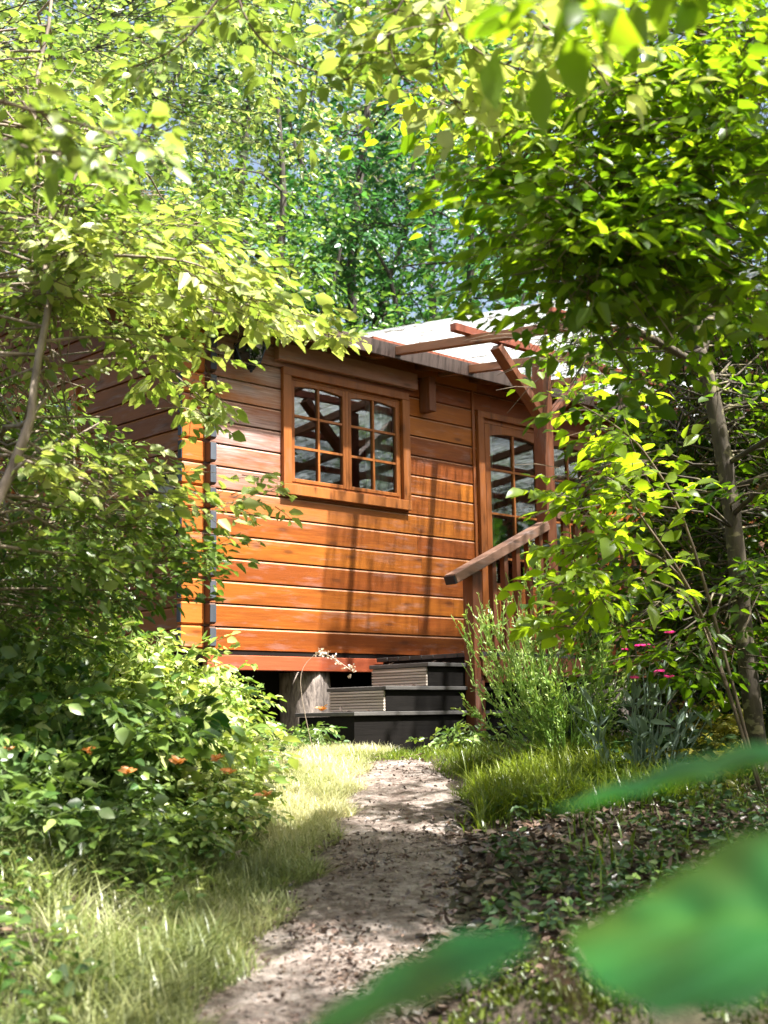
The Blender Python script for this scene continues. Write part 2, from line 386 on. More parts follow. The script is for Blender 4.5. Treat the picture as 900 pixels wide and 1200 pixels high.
def sheet():
    m, nt, out = mat('corrugated_sheet')
    v = coords(nt, (16, 1.0, 1)); d = noise(nt, v, 2.2, 6, .7, .3); d2 = noise(nt, coords(nt, (60, 14, 1)), 1.2, 4, .7)
    s = nd(nt, 'ShaderNodeMath', {0: d, 1: d2}, operation='MULTIPLY')
    k = ramp(nt, s, [(.255, 0), (.33, 1)]).outputs[0]
    sx = nd(nt, 'ShaderNodeSeparateXYZ', {0: coords(nt, (2*PI/.076, 1, 1))})   # grime lying in the valleys of the corrugation
    sv = nd(nt, 'ShaderNodeMath', {0: sx}, operation='SINE'); sv = nd(nt, 'ShaderNodeMapRange', {0: sv, 1: -.35, 2: -1, 3: 0, 4: .75})
    sn = ramp(nt, noise(nt, coords(nt, (5, 1.6, 1)), 2.0, 4, .6), [(.38, 0), (.6, 1)])
    k = nd(nt, 'ShaderNodeMath', {0: k, 1: nd(nt, 'ShaderNodeMath', {0: sv, 1: sn.outputs[0]}, operation='MULTIPLY')}, operation='MAXIMUM').outputs[0]
    k = nd(nt, 'ShaderNodeMath', {0: k, 1: .9}, operation='MULTIPLY').outputs[0]
    col = mixc(nt, k, (.62, .65, .67), (.05, .035, .025))
    df = nd(nt, 'ShaderNodeBsdfPrincipled', {'Base Color': col, 'Roughness': .3})
    tl = nd(nt, 'ShaderNodeBsdfTranslucent', {'Color': col})
    mx = nd(nt, 'ShaderNodeMixShader', {0: .7, 1: df.outputs[0], 2: tl.outputs[0]})
    tr = nd(nt, 'ShaderNodeBsdfTransparent', {'Color': (.95, .97, 1)})
    lw = nd(nt, 'ShaderNodeLayerWeight', {0: .5})
    fc = nd(nt, 'ShaderNodeMapRange', {0: lw.outputs['Facing'], 1: .35, 2: .75, 3: .62, 4: .18})
    tf = nd(nt, 'ShaderNodeMath', {0: nd(nt, 'ShaderNodeMath', {0: 1.0, 1: k}, operation='SUBTRACT'), 1: fc}, operation='MULTIPLY')
    mx = nd(nt, 'ShaderNodeMixShader', {0: tf.outputs[0], 1: mx.outputs[0], 2: tr.outputs[0]})
    nt.links.new(mx.outputs[0], out.inputs[0]); return m
M['sheet'] = sheet()

GY = [(0, (.005, .026, .006)), (.35, (.022, .080, .012)), (.7, (.078, .175, .026)), (1, (.24, .34, .10))]
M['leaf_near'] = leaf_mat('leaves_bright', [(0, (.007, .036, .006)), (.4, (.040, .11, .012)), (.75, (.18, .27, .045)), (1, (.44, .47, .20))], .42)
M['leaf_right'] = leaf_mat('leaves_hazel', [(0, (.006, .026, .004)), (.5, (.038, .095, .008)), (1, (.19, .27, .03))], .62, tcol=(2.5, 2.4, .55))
M['leaf_back'] = leaf_mat('leaves_back', GY, .42)
M['leaf_backblue'] = leaf_mat('leaves_back_cool', [(0, (.005, .028, .014)), (.5, (.02, .085, .034)), (1, (.09, .22, .07))], .38, tcol=(1.3, 1.5, .7))
M['leaf_backpale'] = leaf_mat('leaves_back_pale', [(0, (.008, .036, .008)), (.4, (.042, .11, .02)), (.75, (.16, .25, .065)), (1, (.48, .52, .28))], .42)
M['leaf_bush'] = leaf_mat('leaves_bush', [(0, (.006, .04, .012)), (.45, (.035, .12, .02)), (.8, (.20, .31, .05)), (1, (.46, .50, .18))], .3, rough=.32, spec=.6)
M['leaf_orange'] = leaf_mat('leaves_orange', [(0, (.55, .16, .03)), (1, (.75, .36, .12))], .35)
M['leaf_grey'] = leaf_mat('leaves_silver', [(0, (.05, .10, .07)), (1, (.30, .38, .30))], .25)
M['leaf_yellow'] = leaf_mat('leaves_yellow', [(0, (0.048, 0.066, 0.009)), (.6, (0.216, 0.216, 0.024)), (1, (0.36, 0.312, 0.06))], .35)
M['leaf_dark'] = leaf_mat('leaves_ground', [(0, (.01, .03, .015)), (.6, (.03, .075, .03)), (1, (.12, .18, .04))], .2, rough=.4, spec=.4)
M['leaf_fore'] = leaf_mat('leaves_foreground', [(0, (.015, .14, .03)), (.6, (.027, .20, .042)), (1, (.10, .27, .02))], .4, rough=.45, tcol=(1.6, 1.4, .2))
M['broom'] = leaf_mat('broom_green', [(0, (.04, .12, .016)), (.5, (.17, .31, .05)), (1, (.46, .54, .20))], .3)
M['petal'] = leaf_mat('magenta_petals', [(0, (.65, .02, .20)), (1, (.90, .06, .36))], .3, tcol=(1.3, .7, 1))
M['cream'] = leaf_mat('dry_seed_heads', [(0, (.45, .33, .26)), (1, (.72, .60, .50))], .3, tcol=(1, .95, .8))
M['grass'] = leaf_mat('grass_green', [(0, (0.028, 0.07, 0.007)), (.5, (0.091, 0.154, 0.014)), (1, (0.252, 0.294, 0.042))], .4)
M['straw'] = leaf_mat('grass_straw', [(0, (.045, .09, .012)), (.45, (.20, .25, .055)), (1, (.70, .66, .42))], .4, tcol=(1.1, 1.1, .8))
M['litter'] = leaf_mat('dead_leaves', [(0, (.012, .008, .005)), (.5, (.06, .034, .02)), (.85, (.18, .11, .08)), (1, (.36, .27, .22))], .1, tcol=(1, .9, .8))
M['moss'] = leaf_mat('moss', [(0, (.02, .035, .004)), (1, (.10, .13, .01))], .1)
M['bark_pale'] = bark_mat('bark_pale', (.10, .075, .055), (.34, .27, .20))
M['bark_mottled'] = bark_mat('bark_mottled', (.03, .022, .014), (.09, .07, .045), (.22, .19, .10))
M['bark_dark'] = bark_mat('bark_dark', (.025, .02, .016), (.09, .075, .06))
M['bark_twig'] = bark_mat('bark_twig', (.07, .05, .035), (.18, .13, .08))
M['stem'] = plain('green_stems', (.10, .15, .03), .6)
M['stump'] = bark_mat('stump_wood', (.09, .07, .06), (.40, .33, .28), sc=1.6)

def soil():
    m, nt, out = mat('forest_soil')
    v = coords(nt, (1, 1, 1)); a = noise(nt, v, 9, 8, .7); b = noise(nt, v, 1.2, 3); c = noise(nt, v, 60, 4, .7)
    col = ramp(nt, a, [(.3, (.018, .012, .008)), (.55, (.06, .042, .026)), (.75, (.14, .10, .07))]).outputs[0]
    g = ramp(nt, b, [(.5, 0), (.62, 1)]).outputs[0]
    col = mixc(nt, nd(nt, 'ShaderNodeMath', {0: g, 1: .35}, operation='MULTIPLY'), col, (.05, .07, .015))
    principled(nt, out, col, .95, nd(nt, 'ShaderNodeMath', {0: a, 1: c}, operation='ADD').outputs[0], .8, .03); return m
def pathm():
    m, nt, out = mat('sandy_path')
    v = coords(nt, (1, 1, 1)); a = noise(nt, v, 5, 8, .65); b = noise(nt, v, 26, 6, .7); c = noise(nt, v, 90, 4, .6)
    s = nd(nt, 'ShaderNodeMath', {0: a, 1: b}, operation='ADD')
    col = ramp(nt, nd(nt, 'ShaderNodeMapRange', {0: s, 1: .72, 2: 1.3}), [(0, (.045, .028, .02)), (.3, (.15, .11, .088)), (.6, (.28, .228, .195)), (1, (.42, .365, .325))]).outputs[0]
    sp = ramp(nt, c, [(.30, 1), (.38, 0)]).outputs[0]
    col = mixc(nt, nd(nt, 'ShaderNodeMath', {0: sp, 1: .7}, operation='MULTIPLY'), col, (.08, .045, .03))
    h = nd(nt, 'ShaderNodeMath', {0: b, 1: c}, operation='ADD'); h = nd(nt, 'ShaderNodeMath', {0: h, 1: a}, operation='ADD')
    principled(nt, out, col, .95, h.outputs[0], .8, .025); return m
M['soil'] = soil(); M['path'] = pathm()

# ------------------------------------------------------------------ ground and path
def grid_mesh(xs, ys, hf):
    X, Y = np.meshgrid(xs, ys); Z = hf(X, Y)
    V = np.stack([X, Y, Z], -1).reshape(-1, 3); nx = len(xs)
    Fs = [(j*nx+i, j*nx+i+1, (j+1)*nx+i+1, (j+1)*nx+i) for j in range(len(ys)-1) for i in range(nx-1)]
    return V, Fs
xs = np.concatenate([-np.geomspace(260, 3.2, 26), np.arange(-3, 3.01, .05), np.geomspace(3.2, 260, 26)])
ys = np.concatenate([-np.geomspace(200, 2.2, 18), np.arange(-2, 9.01, .06), np.geomspace(9.3, 380, 34)])
V, Fs = grid_mesh(xs, ys, ground_h)
g = MB(); g.v = [tuple(p) for p in V]; g.f = Fs; g.t = [0]*len(V)
tag(g.build('ground', M['soil'], smooth=True), 'brown forest soil sloping up to the cabin', kind='structure')
p = MB(); yy = np.arange(-4, 6.5, .04); nw = 15
for j, y in enumerate(yy):
    for i in range(nw):
        t = i/(nw-1)*2-1
        hw = path_hw(y)*(1.08+.10*math.sin(y*7+t*2)+.07*math.sin(y*19+t)+.05*math.sin(y*43+t*3))
        x = path_c(y)+t*hw
        z = float(ground_h(x, y)) + .012*(1-t**6)+.002 - .004*(abs(t) > .99)
        p.v.append((x, y, z)); p.t.append(0)
for j in range(len(yy)-1):
    for i in range(nw-1):
        p.f.append((j*nw+i, j*nw+i+1, (j+1)*nw+i+1, (j+1)*nw+i))
tag(p.build('path', M['path'], smooth=True), 'narrow sandy footpath leading up to the wooden steps', kind='structure')

# ------------------------------------------------------------------ cabin
cab = thing('log_cabin', (0, 0, .9), 'orange brown timber cabin of horizontal planks with dark low roof', 'cabin', frame=CAB)
Z0, PH = 1.412, .135          # bottom of the wall, plank height
ZT = 3.46
PROF = [(0, 0), (.1165, 0), (.1265, .008), (.1275, .018), (.135, .018), (.135, 0)]
def plank_wall(mb, length, z0, rows, openings, put, top=None, boards=(1.7, 3.1)):
    """put(x, d, z) maps along/inset/height to a point"""
    for r in range(rows):
        za = z0+r*PH
        # board joints inside a row get their own tint
        cuts = [0]; x = rng.uniform(*boards)
        while x < length-.5: cuts.append(x); x += rng.uniform(*boards)
        cuts.append(length)
        tints = rng.uniform(.12, .62, len(cuts)-1)
        for (p0, d0), (p1, d1) in zip(PROF[:-1], PROF[1:]):
            a, b = za+p0, za+p1
            zs = [a, b]
            for (ox0, ox1, oz0, oz1) in openings:
                for q in (oz0, oz1):
                    if a+1e-5 < q < b-1e-5: zs.append(q)
            zs = sorted(set(zs)) if b > a else [a, b]
            for k in range(len(zs)-1):
                u0, u1 = zs[k], zs[k+1]; zm = (u0+u1)/2
                e0 = d0 if b == a else d0+(d1-d0)*(u0-a)/(b-a); e1 = d1 if b == a else d0+(d1-d0)*(u1-a)/(b-a)
                iv = sorted([(o[0], o[1]) for o in openings if o[2] < zm < o[3]])
                for ci in range(len(cuts)-1):
                    segs = [(cuts[ci]+(.0022 if ci else 0), cuts[ci+1])]
                    for o0, o1 in iv:
                        ns = []
                        for s0, s1 in segs:
                            if o1 <= s0 or o0 >= s1: ns.append((s0, s1)); continue
                            if o0 > s0: ns.append((s0, o0))
                            if o1 < s1: ns.append((o1, s1))
                        segs = ns
                    for s0, s1 in segs:
                        mx = top(zm) if top else None
                        if mx is not None:
                            s0, s1 = max(s0, mx[0]), min(s1, mx[1])
                            if s1 <= s0: continue
                        mb.add([put(s0, e0, u0), put(s1, e0, u0), put(s1, e1, u1), put(s0, e1, u1)], [(0, 1, 2, 3)], 1.0 if (p0, p1) == (.1165, .1265) else tints[ci])
WL, WD = 7.2, 6.0
W1 = (.600, 1.572, 2.435, 3.120)       # front window opening
DO = (2.39, 3.72, 1.42, 3.115)
W3 = (4.9, 5.87, 2.435, 3.120)
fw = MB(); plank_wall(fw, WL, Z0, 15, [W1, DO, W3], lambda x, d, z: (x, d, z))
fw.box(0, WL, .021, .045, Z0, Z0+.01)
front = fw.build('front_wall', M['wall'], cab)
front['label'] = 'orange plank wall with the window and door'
ib = MB()                               # inner faces of the walls
def inner(mb, length, openings, put):
    zs = sorted({Z0, ZT+.0} | {o[i] for o in openings for i in (2, 3)}); 
    xs_ = sorted({0.0, length} | {o[i] for o in openings for i in (0, 1)})
    for i in range(len(xs_)-1):
        for j in range(len(zs)-1):
            xm, zm = (xs_[i]+xs_[i+1])/2, (zs[j]+zs[j+1])/2
            if any(o[0] < xm < o[1] and o[2] < zm < o[3] for o in openings): continue
            mb.add([put(xs_[i], zs[j]), put(xs_[i+1], zs[j]), put(xs_[i+1], zs[j+1]), put(xs_[i], zs[j+1])], [(3, 2, 1, 0)])
inner(ib, WL, [W1, DO, W3], lambda x, z: (x, .06, z))
WS = (1.52, 2.30, 2.60, 3.18)           # side window (distance back from the corner)
VS = (.33, .56, 2.13, 2.46)
inner(ib, WD, [WS, VS], lambda x, z: (.06, x, z))
ib.box(.02, WL, .02, WD, 1.36, 1.40)
ib.add([(0.06, .06, ZT), (WL, .06, ZT), (WL, WD, ZT), (.06, WD, ZT)], [(0, 1, 2, 3)])
ib.build('interior', M['inside'], cab)
sw = MB()
def gab(zm):
    if zm < ZT: return None
    k = (zm-ZT)/math.tan(math.radians(15)); return (k, WD-k)
plank_wall(sw, WD, Z0, 20, [WS, VS], lambda x, d, z: (d, x, z), top=gab)
sw.build('side_wall', M['wall_shade'], cab)['label'] = 'shaded brown plank gable wall'
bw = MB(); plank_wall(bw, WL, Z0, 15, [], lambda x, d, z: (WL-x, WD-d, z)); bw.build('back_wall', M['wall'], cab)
ew = MB(); plank_wall(ew, WD, Z0, 20, [], lambda x, d, z: (WL-d, WD-x, z), top=gab); ew.build('end_wall', M['wall_shade'], cab)
# interlocking corner: plank ends stick out past the corner both ways
c1 = MB(); c2 = MB(); c3 = MB(); c4 = MB()
def logend_box(mb, x0, x1, y0, y1, z0, z1, ch, tint):
    # rounded top and bottom edges on the outer faces
    pr = [(0, ch*1.2), (0, 0)]
    zz = [(z0, ch), (z0+ch, 0), (z1-ch, 0), (z1, ch)]
    V = []
    for z, c in zz: V += [(x0+c*.6, y0+c, z), (x1-c*.2, y0+c, z), (x1-c*.2, y1, z), (x0+c*.6, y1, z)]
    Fc = [(3, 2, 1, 0)]
    for i in range(3):
        b = i*4
        for k in range(4): Fc.append((b+k, b+(k+1) % 4, b+4+(k+1) % 4, b+4+k))
    Fc.append((12, 13, 14, 15)); mb.add(V, Fc, tint)
for r in range(15):
    z = Z0+r*PH
    logend_box(c1, -.20, -.044, .0, .044, z+.002, z+PH-.004, .010, rng.uniform(.2, .6))
    logend_box(c2, -.043, .001, -.056, .0, z+.004-PH/2*0, z+PH-.008, .012, rng.uniform(.2, .8))
    c3.box(-.0425, -.0005, -.060, -.0561, z+.016, z+PH-.020, rng.uniform(.1, .9))
    c4.box(-.2045, -.2001, .004, .040, z+.014, z+PH-.018, rng.uniform(.1, .9))
cj = c1.build('corner_joint', M['wall_end'], cab)
c2.build('crossing_plank_ends', plain('shaded_brown', (.075, .032, .016), .5), cj)  # dark brown puts the shade of the left-facing sides into the colour
c3.build('end_grain', M['logend'], cj); c4.build('end_grain', M['logend'], cj)
# base board, recessed skirt, stumps
MB().box(-.05, 1.74, -.045, .0, 1.292, 1.378).build('base_board', M['base'], cab, bevel=.004)
MB().box(-.05, WL, .005, .05, 1.379, 1.4115).build('sill_beam', M['dark'], cab)
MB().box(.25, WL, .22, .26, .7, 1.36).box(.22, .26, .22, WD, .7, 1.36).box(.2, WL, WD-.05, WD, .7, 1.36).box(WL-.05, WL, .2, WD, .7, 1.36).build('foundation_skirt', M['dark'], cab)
for sx, sy in ((.83, .13), (3.2, .13), (5.6, .13), (.15, 2.4), (.15, 4.8)):
    q = MB(); pr = []
    n = 22
    for zi, z in enumerate(np.linspace(.78, 1.29, 7)):
        for k in range(n):
            a = 2*PI*k/n; r = .152*(1+.05*math.sin(a*3+1)+.05*math.sin(a*7+zi*.3)+.03*rng.random()+(.06 if zi == 0 else 0))
            q.v.append((sx+r*math.cos(a), sy+r*math.sin(a), z)); q.t.append(.5)
    for i in range(6):
        for k in range(n): q.f.append((i*n+k, i*n+(k+1) % n, (i+1)*n+(k+1) % n, (i+1)*n+k))
    q.f.append(tuple(6*n+k for k in range(n)))
    q.build('foundation_stump', M['stump'], cab, smooth=True)
# window
def sash(parent, x0, x1, z0, z1, y, rows, cols, arch, fr=.038, cz=None):
    s = MB(); d0, d1 = y-.012, y+.022
    s.box(x0, x0+fr, d0, d1, z0, z1, .4); s.box(x1-fr, x1, d0, d1, z0, z1, .5)
    s.box(x0+fr, x1-fr, d0+.0005, d1, z0, z0+fr, .6)
    n = 8; gx0, gx1 = x0+fr, x1-fr          # top rail with a shallow arch cut into its lower edge
    V = []
    for i in range(n+1):
        t = i/n; x = gx0+(gx1-gx0)*t; a = arch*(2*t-1)**2
        V += [(x, d0+.0005, z1-fr-a), (x, d0+.0005, z1), (x, d1, z1-fr-a), (x, d1, z1)]
    Fc = []
    for i in range(n):
        b = i*4; Fc += [(b, b+4, b+5, b+1), (b+2, b+3, b+7, b+6), (b, b+2, b+6, b+4), (b+1, b+5, b+7, b+3)]
    s.add(V, Fc, .45)
    so = s.build('window_sash' if rows < 4 else 'door_leaf', M['trimv'], parent, bevel=.003)
    mu = MB(); w = .0075
    for c in range(1, cols):
        x = gx0+(gx1-gx0)*c/cols; mu.box(x-w, x+w, d0+.004, d1-.004, z0+fr, z1-fr, .7)
    for r in range(1, rows):
        z = (z0+fr)+(z1-z0-2*fr)*r/rows if cz is None else cz[r-1]
        for c in range(cols):
            xa = gx0+(gx1-gx0)*c/cols+(w if c else 0); xb = gx0+(gx1-gx0)*(c+1)/cols-(w if c < cols-1 else 0)
            mu.box(xa, xb, d0+.006, d1-.006, z-w, z+w, .7)
    mu.build('glazing_bars', M['trimv'], so)
    gl = MB(); gl.add([(gx0, y+.006, z0+fr), (gx1, y+.006, z0+fr), (gx1, y+.006, z1-fr), (gx0, y+.006, z1-fr)], [(0, 1, 2, 3)])
    gl.build('glass', M['glass'], so)
    return so
def casing(mb, x0, x1, z0, z1, w, y0, y1, foot=True, drop=0):
    mb.box(x0-w, x0, y0, y1, z0-drop, z1, .45); mb.box(x1, x1+w, y0, y1, z0-drop, z1, .5)
    mb.box(x0-w, x1+w, y0+.001, y1, z1, z1+w*.75, .4)
    if foot: mb.box(x0-w-.001, x1+w+.001, y0-.004, y1, z0-w, z0, .65)
def window(x0, x1, z0, z1, curt):
    f = MB(); casing(f, x0, x1, z0, z1, .066, -.030, .0)
    xm = (x0+x1)/2
    f.box(x0, x0+.018, .0, .055, z0, z1); f.box(x1-.018, x1, .0, .055, z0, z1); f.box(x0, x1, .001, .055, z1-.018, z1); f.box(x0, x1, .001, .055, z0, z0+.018)
    f.box(xm-.012, xm+.012, -.004, .05, z0+.018, z1-.018, .6)
    fo = f.build('window_frame', M['trimv'], cab, bevel=.003)
    for a, b in ((x0+.02, xm-.013), (xm+.013, x1-.02)):
        sash(fo, a, b, z0+.02, z1-.02, .008, 3, 2, .018, fr=.024)
    for (a, b) in curt:
        c = MB(); n = int((b-a)*160); V = []
        for i in range(n+1):
            x = a+(b-a)*i/n; y = .085+.018*math.sin(i*.9)+.006*math.sin(i*2.3)
            V += [(x, y, z0-.02), (x, y, z1)]
        c.add(V, [(2*i, 2*i+2, 2*i+3, 2*i+1) for i in range(n)]); c.build('curtain', M['curtain'], fo, smooth=True)
    return fo
window(*W1, [(1.34, 1.57)])
window(*W3, [(4.93, 5.15), (5.65, 5.87)])
MB().box(.482, 1.70, -.052, -.0005, 3.2, 3.312, .5).build('window_head_board', M['trim_pale'], cab, bevel=.004)
# door: glazed double door
df = MB(); casing(df, DO[0], DO[1], DO[2], DO[3], .062, -.030, .0, foot=False)
xm = (DO[0]+DO[1])/2
df.box(DO[0]-.105, DO[0]-.080, -.012, -.0005, 1.45, 3.30, .2)
for a, b, cols in ((DO[0], DO[0]+.03, 0), (DO[1]-.03, DO[1], 0)): df.box(a, b, .0, .055, DO[2], DO[3])
df.box(DO[0]+.03, DO[1]-.03, .001, .055, DO[3]-.03, DO[3])
dfo = df.build('door_frame', M['trimv'], cab, bevel=.003)
for a, b in ((DO[0]+.032, xm-.004), (xm+.004, DO[1]-.032)):
    lf = sash(dfo, a, b, 1.95-.07, DO[3]-.032, .008, 4, 2, .03, fr=.055, cz=(2.116, 2.436, 2.756))
    MB().box(a, b, -.004, .03, 1.43, 1.879, .5).box(a+.1, b-.1, -.010, -.0041, 1.52, 1.80, .7).build('door_panel', M['trimv'], lf, bevel=.003)
hd = MB(); hd.tube([(xm-.04, -.005, 2.28), (xm-.04, -.045, 2.28), (xm-.13, -.05, 2.28)], .008, 6).box(xm-.055, xm-.025, -.010, -.0045, 2.2, 2.34).build('door_handle', plain('brass', (.5, .36, .14), .3, Metallic=.9), dfo)
for (a, b) in ((2.46, 2.58), (3.2, 3.42)):
    c = MB(); n = int((b-a)*160); V = []
    for i in range(n+1):
        x = a+(b-a)*i/n; y = .085+.018*math.sin(i*.9); V += [(x, y, 1.45), (x, y, 3.08)]
    c.add(V, [(2*i, 2*i+2, 2*i+3, 2*i+1) for i in range(n)]); c.build('curtain', M['curtain'], dfo, smooth=True)
MB().box(1.76, 1.825, -.10, -.0005, 3.06, 3.30).build('eave_bracket', M['post'], cab, bevel=.004)
# side window + shutter
sf = MB(); a, b, z0, z1 = WS
for (y0, y1, q0, q1) in ((a-.06, a, z0-.06, z1+.06), (b, b+.06, z0-.06, z1+.06), (a, b, z1, z1+.06), (a, b, z0-.06, z0), ((a+b)/2-.025, (a+b)/2+.025, z0, z1)):
    sf.box(-.03, .02, y0, y1, q0, q1)
sfo = sf.build('window_frame', M['trimv'], cab, bevel=.003)
gm = MB()
for y in (a+(b-a)*.25, a+(b-a)*.75): gm.box(-.005, .012, y-.008, y+.008, z0, z1)
for z in (z0+(z1-z0)/3, z0+(z1-z0)*2/3): gm.box(-.004, .011, a, b, z-.008, z+.008)
gm.build('glazing_bars', M['trimv'], sfo)
gq = MB(); gq.add([(.0, a, z0), (.0, b, z0), (.0, b, z1), (.0, a, z1)], [(0, 3, 2, 1)]); gq.build('glass', M['glass'], sfo)
a, b, z0, z1 = VS
vf = MB()
for (y0, y1, q0, q1) in ((a-.03, a, z0-.03, z1+.03), (b, b+.03, z0-.03, z1+.03), (a, b, z1, z1+.03), (a, b, z0-.03, z0)): vf.box(-.03, .02, y0, y1, q0, q1)
vfo = vf.build('small_window_frame', M['dark'], cab, bevel=.003)
MB().box(-.006, .01, a, b, z0, z1).build('grey_panel', M['vent'], vfo)
# roof
rf = MB(); th = math.radians(15); EO = .27; RX0, RX1 = -.30, WL+.3
def rp(y, up): return (ZT-.03 + (y if y <= WD/2 else WD-y)*math.tan(th)) + up
for (ya, yb) in ((-EO, WD/2), (WD/2, WD+EO)):
    za = rp(ya, 0) if ya < WD/2 else rp(WD/2, 0); zb = rp(yb, 0)
    V = [(x, y, z+u) for x in (RX0, RX1) for (y, z) in ((ya, za), (yb, zb)) for u in (.0, .035)]
    rf.add(V, [(0, 1, 3, 2), (4, 6, 7, 5), (0, 4, 5, 1), (2, 3, 7, 6), (0, 2, 6, 4), (1, 5, 7, 3)])
roof = rf.build('roof', M['roof'], cab)
ez = rp(-EO, 0)
MB().box(RX0, RX1, -EO-.018, -EO-.0005, ez-.065, ez+.03, .2).build('eave_fascia', plain('dark_fascia', (.06, .035, .025), .6), roof, bevel=.003)
vb_ = MB()
for s in (1, -1):
    pA = (RX0-.012, -EO if s > 0 else WD+EO, ez-.01); pB = (RX0-.012, WD/2, rp(WD/2, 0)-.01); vb_.bar(pA, pB, .022, .11)
vb_.build('verge_board', plain('dark_verge', (.06, .035, .025), .6), roof)
rt = MB()
for x in np.arange(.1, WL, .55): MB().bar((x, -EO+.01, ez-.035), (x, .0, rp(0, 0)-.04), .045, .06).build('rafter_end', M['soffit'], roof)
MB().box(.8, 1.1, WD*.55, WD*.55+.3, 4.2, 4.85).build('chimney', plain('chimney_metal', (.2, .19, .18), .6), roof)

# lantern
LX, LW_, LZ = .20, .13, 3.10
lan = thing('wall_lantern', (LX, 0, LZ), 'small black lantern with clear panes on the front wall left of the window', 'lantern', frame=CAB)
b = MB(); b.box(LX-.03, LX+.03, -.012, -.0005, LZ+.02, LZ+.15); b.tube([(LX, -.01, LZ+.1), (LX, -.05, LZ+.19), (LX, -LW_, LZ+.195)], .007, 6); b.build('bracket', M['black'], lan)
def frus(mb, r0, z0, r1, z1, c=(LX, -LW_)):
    V = [(c[0]+sx*r, c[1]+sy*r, z) for r, z in ((r0, z0), (r1, z1)) for sx, sy in ((-1, -1), (1, -1), (1, 1), (-1, 1))]
    mb.add(V, [(3, 2, 1, 0), (4, 5, 6, 7)]+[(k, (k+1) % 4, 4+(k+1) % 4, 4+k) for k in range(4)])
cp = MB(); frus(cp, .078, LZ+.115, .072, LZ+.125); frus(cp, .066, LZ+.126, .02, LZ+.17); frus(cp, .012, LZ+.171, .006, LZ+.20); cp.build('cap', M['black'], lan)
bs = MB(); frus(bs, .034, LZ-.012, .040, LZ-.001); frus(bs, .012, LZ-.035, .022, LZ-.013); frus(bs, .005, LZ-.05, .008, LZ-.036)
for sx, sy in ((-1, -1), (1, -1), (1, 1), (-1, 1)): bs.bar((LX+sx*.036, -LW_+sy*.036, LZ), (LX+sx*.066, -LW_+sy*.066, LZ+.115), .006, .006)
bs.build('frame', M['black'], lan)
gl = MB(); V = [(LX+sx*r, -LW_+sy*r, z) for r, z in ((.036, LZ+.001), (.064, LZ+.113)) for sx, sy in ((-1, -1), (1, -1), (1, 1), (-1, 1))]
gl.add(V, [(k, (k+1) % 4, 4+(k+1) % 4, 4+k) for k in range(4)]); gl.build('glass', M['glass'], lan)

# ------------------------------------------------------------------ pergola
per = thing('pergola', (1.98, -.9, 1.38), 'brown timber pergola with corrugated clear roof sheets over the deck', 'pergola', frame=CAB)
def sz(w): return 3.455-.105*w           # underside of the sheet
WMAX = 3.1
RXS = (1.28, 1.98, 2.68, 3.38, 4.08, 4.78, 5.48, 6.18)
for i, x in enumerate(RXS):
    e = WMAX-.05
    q = MB(); q.bar((x, -.0, sz(0)-.052-.028), (x, -e, sz(e)-.052-.028), .048, .055, tint=rng.uniform(.3, .7)); q.build('rafter', M['beam'], per, bevel=.003)
for w in (.20, .92, 1.66, 2.40, 3.0):
    MB().box(1.12, 6.45, -w-.024, -w+.024, sz(w)-.052, sz(w)-.004, rng.uniform(.3, .7)).build('purlin', M['purlin'], per, bevel=.003)
sh = MB(); xs_ = np.arange(1.05, 6.55, .0095); ws = np.linspace(.05, WMAX, 14)
for w in ws:
    for x in xs_:
        sh.v.append((x, -w, sz(w)+.009+.009*math.sin(x*2*PI/.076))); sh.t.append(.5)
nx = len(xs_)
for j in range(len(ws)-1):
    for i in range(nx-1): sh.f.append((j*nx+i, (j+1)*nx+i, (j+1)*nx+i+1, j*nx+i+1))
sh.build('roof_sheet', M['sheet'], per, smooth=True)
PX = 1.975
pz = sz(.9)-.052-.057
MB().box(PX-.045, PX+.045, -.945, -.855, .86, pz, .45).build('post', M['post'], per, bevel=.004)
for x in (3.4, 4.8, 6.2): MB().box(x-.045, x+.045, -.945, -.855, .86, sz(.9)-.052-.057-.002, .45).build('post', M['post'], per, bevel=.004)
for x in (1.32, 3.4, 6.2): MB().box(x-.045, x+.045, -2.945-.045, -2.945+.045, .8, sz(2.95)-.112, .45).build('post', M['post'], per, bevel=.004)
MB().bar((1.53, -.905, sz(.9)-.075), (PX-.03, -.905, 2.90), .05, .075, up=(0, -1, 0), tint=.5).build('brace', M['post'], per, bevel=.003)
MB().bar((PX+.45, -.905, sz(.9)-.115), (PX+.03, -.905, 2.88), .05, .075, up=(0, -1, 0), tint=.5).build('brace', M['post'], per, bevel=.003)

